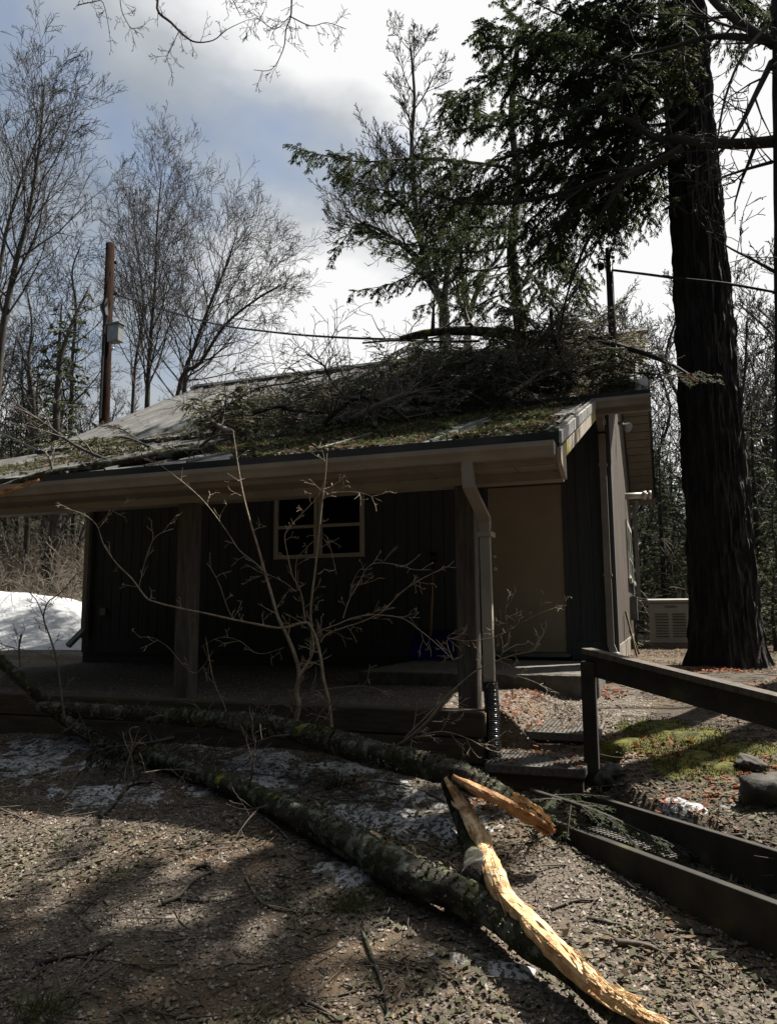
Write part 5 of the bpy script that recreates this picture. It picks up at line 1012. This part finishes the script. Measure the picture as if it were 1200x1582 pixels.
litter(6500, 0, 1, 'leafr', 'leaf_litter', 'orange and red leaves on the slope beside the steps', .05, 72, gfn(-1.2, 2, 4.4, 9, 1.8, .5, 6, .012, cond=notslab))
litter(5000, 0, 1, 'leaf', 'leaf_litter', 'small brown leaf bits over the foreground gravel', .016, 73, gfn(-5, 1.5, 2.0, 5.0, 1.8, .35, 7, cond=notslab))
litter(420, 0, 1, 'leaf', 'leaf_litter', 'dead leaves gathered under the fallen limb', .05, 74, gfn(-1.6, .8, 2.4, 4.5, 2.5, .62, 8, .01))
litter(15000, 0, 1, 'hemd', 'needle_litter', 'small green hemlock sprigs shed over the near ground', .035, 76, gfn(-6, 2.5, 2.0, 5.1, 1.4, .5, 19, .008))
litter(60000, 0, 1, 'twig', 'needle_litter', 'fine dark needle crumbs over the whole near ground', .016, 75, gfn(-7, 2.5, 1.8, 5.1, 2, .2, 9))
# gravel stones
r_ = np.random.default_rng(81); n = 90000; x = r_.uniform(-6.5, 1.6, n); y = 2.1+(3.0)*r_.random(n)**1.15; k = (y+.9*x+(vnoise(x+40, y+40, 1.7, 9)-.5) < 4.0); x = x[k]; y = y[k]
x2 = r_.uniform(-8, -.9, 40000); y2 = r_.uniform(5.26, 9.1, 40000); k2 = notslab(x2, y2); x3 = r_.uniform(-1.3, -.1, 9000); y3 = r_.uniform(5.2, 7.1, 9000); k3 = notslab(x3, y3); x = np.concatenate([x, x2[k2], x3[k3]]); y = np.concatenate([y, y2[k2], y3[k3]]); n = len(x)
z = T(x, y); s = .0033*(.5+r_.random(n)**4*3.2); C0 = np.stack([x, y, z+s*.25], 1)
B8 = np.array([[1, 0, 0], [0, 1, 0], [-1, 0, 0], [0, -1, 0], [0, 0, .8], [0, 0, -.6]]); q8 = [[0, 1, 4], [1, 2, 4], [2, 3, 4], [3, 0, 4]]
J = 1+r_.uniform(-.4, .4, (n, 6, 1)); an = r_.uniform(0, 6.28, n); ca, sa = np.cos(an), np.sin(an); V = B8[None]*J*s[:, None, None]; V = np.stack([V[..., 0]*ca[:, None]-V[..., 1]*sa[:, None], V[..., 0]*sa[:, None]+V[..., 1]*ca[:, None], V[..., 2]], -1)+C0[:, None]
tag(obj('gravel', (V.reshape(-1, 3), ((np.arange(n)*6)[:, None, None]+np.array(q8)[None]).reshape(-1, 3)), MA['stone_a']), 'loose grey gravel stones over the foreground and porch floor', 'gravel', kind='stuff')
# twig litter
v = Veg(); rr = random.Random(14)
for k in range(2600):
    x = rr.uniform(-5, 2.2); y = 2.1+rr.random()**1.2*(3.0 if x < -1 else 6.5)
    if not notslab(np.array(x), np.array(y)): continue
    z = float(T(x, y))+.006; a = rr.uniform(0, 6.28); ln = rr.uniform(.05, .30); d = np.array([math.cos(a), math.sin(a), .02]); P = [np.array([x, y, z])]
    for j in range(3): d = _n(d+[rr.gauss(0, .25), rr.gauss(0, .25), rr.gauss(0, .05)]); q = P[-1]+d*ln/3; q[2] = max(float(T(q[0], q[1]))+.004, q[2]); P.append(q)
    v.poly(P, rr.uniform(.0015, .005), .001)
tag(obj('twig_litter', v.wood(4), MA['twig']), 'small broken twigs littering the ground', 'litter', kind='stuff')
# larger sticks
ST = [([(250, 1395), (275, 1385), (300, 1360), (330, 1345)], .012, 'brown bent stick near the middle of the sunlit gravel'), ([(60, 1490), (100, 1478), (150, 1470), (175, 1455)], .010, 'lichened stick at the lower left on the gravel'), ([(75, 1470), (130, 1480), (180, 1485), (240, 1500)], .006, 'thin stick crossing the lichened one at lower left'),
      ([(0, 1250), (30, 1262), (60, 1275)], .008, 'short dark stick at the left edge of the gravel'), ([(255, 1395), (262, 1385), (300, 1392), (345, 1392)], .008, 'dark forked stick in the sunlit gravel'), ([(410, 1265), (430, 1280), (450, 1302)], .010, 'thick short stick beside the fallen limb'),
      ([(380, 1355), (400, 1390), (430, 1405), (470, 1410)], .007, 'long slim stick right of the sunlit gravel'), ([(560, 1440), (575, 1480), (590, 1520), (600, 1570)], .010, 'crooked dark root-like branch at the bottom centre'), ([(470, 1545), (500, 1560), (520, 1575)], .009, 'lichened twig at the bottom left of centre'),
      ([(850, 1405), (885, 1392), (925, 1387), (928, 1360)], .007, 'thin curved stick between the limb and the kerb board'), ([(905, 1418), (960, 1430), (1000, 1452), (1020, 1465)], .007, 'long thin stick on the dark ground at right'), ([(950, 1455), (985, 1458), (1015, 1465)], .016, 'thick bark stub on the ground at right'),
      ([(1060, 1480), (1090, 1505), (1120, 1525)], .008, 'slim stick low at the right'), ([(1010, 1435), (1060, 1440), (1105, 1445)], .006, 'straight thin stick under the kerb board'), ([(1065, 1555), (1085, 1582)], .011, 'short thick stick at the lower right edge'),
      ([(100, 1235), (115, 1215), (125, 1205)], .012, 'broken stub with an orange end near the snow'), ([(155, 1262), (175, 1245), (200, 1215), (235, 1208)], .014, 'curved mossy stick under the seedling'), ([(690, 1240), (660, 1225), (620, 1212), (560, 1205)], .010, 'pale stick behind the split limb'),
      ([(150, 1460), (100, 1540), (60, 1580)], .005, 'slender twig reaching the bottom left edge'), ([(300, 1340), (322, 1338), (330, 1348)], .012, 'short lichen-covered stick in the gravel centre')]
for i, (pts, r, lab) in enumerate(ST):
    P = smoothpath([onground(a, b, r*1.1) for a, b in pts], 5); n = len(P); t_ = thing('stick', lab, 'stick', P[0]); obj('stem', MB().tube(P, [r*(1-.55*j/(n-1)) for j in range(n)], 8, .12), MA['limb' if i % 3 == 1 else 'twig'], t_, True)
    v = Veg(); r2 = random.Random(i)
    for k in range(3):
        j = r2.randint(1, n-2); d = np.array([r2.gauss(0, 1), r2.gauss(0, 1), .15]); P2 = [P[j], P[j]+_n(d)*.06, P[j]+_n(d)*.06+_n(d+[r2.gauss(0, .5), r2.gauss(0, .5), 0])*.07]; v.poly(P2, r*.35, .0015)
    obj('side_twigs', v.wood(4), MA['twig'], t_)
# snow bank
def bankz(x, y): return T(x, y)-.12+1.12*np.exp(-(((x+13.6)/3.4)**2+((y-13.2)/2.2)**2)**1.3)*(1+.12*(vnoise(x+60, y, 1.2, 31)-.5))
bx, by = grid(np.arange(-18.5, -9.0, .12), np.arange(9.8, 17, .12), lambda x, y: bankz(x, y)+(vnoise(x+60, y+9, 4, 32)-.5)*.03)
tag(obj('snow_bank', (bx, by), MA['snow'], smooth=True), 'white melting snow bank left of the house', 'snow bank')
def patch(name, label, cat, xs, ys, mask, h, mt, rag=.5, kind='stuff'):
    X, Y = np.meshgrid(xs, ys); M_ = mask(X, Y); Z = T(X, Y)+np.clip(M_, -.2, 1)*h; V = np.stack([X, Y, Z], -1).reshape(-1, 3); nx = len(xs); ny = len(ys); I = (np.arange(ny-1)[:, None]*nx+np.arange(nx-1)[None]).ravel(); Fq = np.stack([I, I+1, I+nx+1, I+nx], 1)
    keep = (M_.ravel()[Fq] > -.02).any(1); Fq = Fq[keep]; u_, inv = np.unique(Fq, return_inverse=True); return tag(obj(name, (V[u_], inv.reshape(-1, 4)), MA[mt], smooth=True), label, cat, kind=kind)
def blob(x, y, c, r, s=1): return 1-np.sqrt(((x-c[0])/r[0])**2+((y-c[1])/r[1])**2)
def m_snow(x, y):
    b = np.full_like(x, -9.)
    for (px, py), r in (((100, 1150), (.7, .35)), ((60, 1180), (.5, .3)), ((230, 1140), (.6, .3)), ((330, 1150), (.7, .30)), ((420, 1175), (.5, .30)), ((160, 1225), (.4, .2)), ((370, 1215), (.45, .18)), ((650, 1240), (.45, .32)), ((600, 1260), (.35, .3)), ((555, 1350), (.22, .12)), ((680, 1270), (.3, .2)), ((800, 1500), (.1, .06)), ((500, 1190), (.4, .22)), ((700, 1480), (.16, .06)), ((1060, 1250), (.20, .12))):
        q = onground(px, py, 0); b = np.maximum(b, blob(x, y, q, r))
    return b+(vnoise(x+10, y+10, 6, 41)-.5)*1.1+(vnoise(x+10, y+10, 16, 42)-.5)*1.0-.2
patch('snow_patches', 'thin icy snow remnants between the fallen limbs', 'snow', np.arange(-6.2, 1, .02), np.arange(2.6, 5.09, .02), m_snow, .03, 'ice')
def m_moss(x, y):
    b = np.full_like(x, -9.)
    for (px, py), r in (((1080, 1170), (.35, .35)), ((1010, 1130), (.32, .3)), ((1060, 1140), (.3, .3)), ((1130, 1160), (.2, .2)), ((960, 1150), (.12, .2)), ((1120, 1190), (.12, .15))):
        q = onground(px, py, 0); b = np.maximum(b, blob(x, y, q, r))
    return b+(vnoise(x+10, y+10, 5, 51)-.5)*1.0+(vnoise(x+10, y+10, 15, 52)-.5)*.7
patch('moss', 'bright green moss cushion on the slope beside the handrail', 'moss', np.arange(-.6, 2.5, .02), np.arange(3.6, 8.5, .02), m_moss, .04, 'moss')
r_ = np.random.default_rng(91); x = r_.uniform(-.6, 2.2, 60000); y = r_.uniform(3.8, 8.2, 60000); k = m_moss(x, y) > .0; x = x[k]; y = y[k]; P = np.stack([x, y, T(x, y)+.01+.02*r_.random(len(x))], 1); d = nrm(r_.normal(0, .6, (len(x), 3))+[0, 0, 1]); 
tag(obj('moss', leaves_arr(P, d, nrm(np.cross(d, r_.normal(0, 1, (len(x), 3)))), .018, .004), MA['moss']), 'fine standing moss shoots beside the handrail', 'moss', kind='stuff')
# grass tufts
for j, ((px, py), nbl, h, lab) in enumerate((((75, 1572), 160, .10, 'green grass tuft at the bottom left corner'), ((180, 1352), 40, .07, 'pale flattened grass tuft in the sunlit gravel'), ((530, 1400), 200, .06, 'mossy grass tuft left of the fallen limb'), ((400, 1580), 80, .06, 'low grass tuft at the bottom edge'), ((520, 1215), 120, .10, 'dark grass tuft between the two fallen limbs'), ((560, 1400), 140, .07, 'grass sprigs growing by the limb shadow'))):
    q = onground(px, py, 0); r_ = np.random.default_rng(j); n = nbl; P = q+np.concatenate([r_.normal(0, .05, (n, 2)), np.zeros((n, 1))], 1); d = nrm(r_.normal(0, .7, (n, 3))+[0, 0, .9]); tag(obj('grass_tuft', leaves_arr(P, d, nrm(np.cross(d, r_.normal(0, 1, (n, 3)))), h*(.5+r_.random(n)), .002), MA['grass']), lab, 'grass')
# rocks
def rock(label, c, s, seed):
    import bmesh
    bm = bmesh.new(); bmesh.ops.create_icosphere(bm, subdivisions=4, radius=1); r2 = random.Random(seed); o_ = [r2.uniform(0, 40) for _ in range(3)]
    from mathutils import noise
    for v_ in bm.verts:
        p = v_.co.copy(); k = 1+.5*noise.noise(p*1.3+Vector(o_))+.22*abs(noise.noise(p*3.1+Vector(o_)))+.07*noise.noise(p*9+Vector(o_)); v_.co = Vector((p.x*s[0]*k, p.y*s[1]*k, p.z*s[2]*k))
    me = bpy.data.meshes.new('rock'); bm.to_mesh(me); bm.free(); me.materials.append(MA['rock']); me.polygons.foreach_set('use_smooth', np.ones(len(me.polygons), bool)); o = link('rock', me); o.location = [float(q) for q in c]; o.rotation_euler = (r2.uniform(-.3, .3), r2.uniform(-.3, .3), r2.uniform(0, 6)); tag(o, label, 'rock')
rock('angular grey rock right behind the handrail post', onground(946, 1205, .02), (.10, .09, .10), 1)
rock('mossy rounded rock by the kerb board', onground(972, 1232, .01), (.075, .07, .06), 2)
rock('large dark boulder at the right edge', onground(1205, 1235, .0), (.19, .17, .12), 3)
rock('flat pale stone on the slope at the right', onground(1045, 1255, .0), (.20, .14, .035), 4)
rock('small pale stone beside the house corner', (-.33, 9.3, -.10), (.09, .06, .04), 5)
rock('stone among leaves below the big boulder', onground(1165, 1185, 0), (.12, .1, .06), 6)
print('OBJECTS', len(bpy.data.objects))
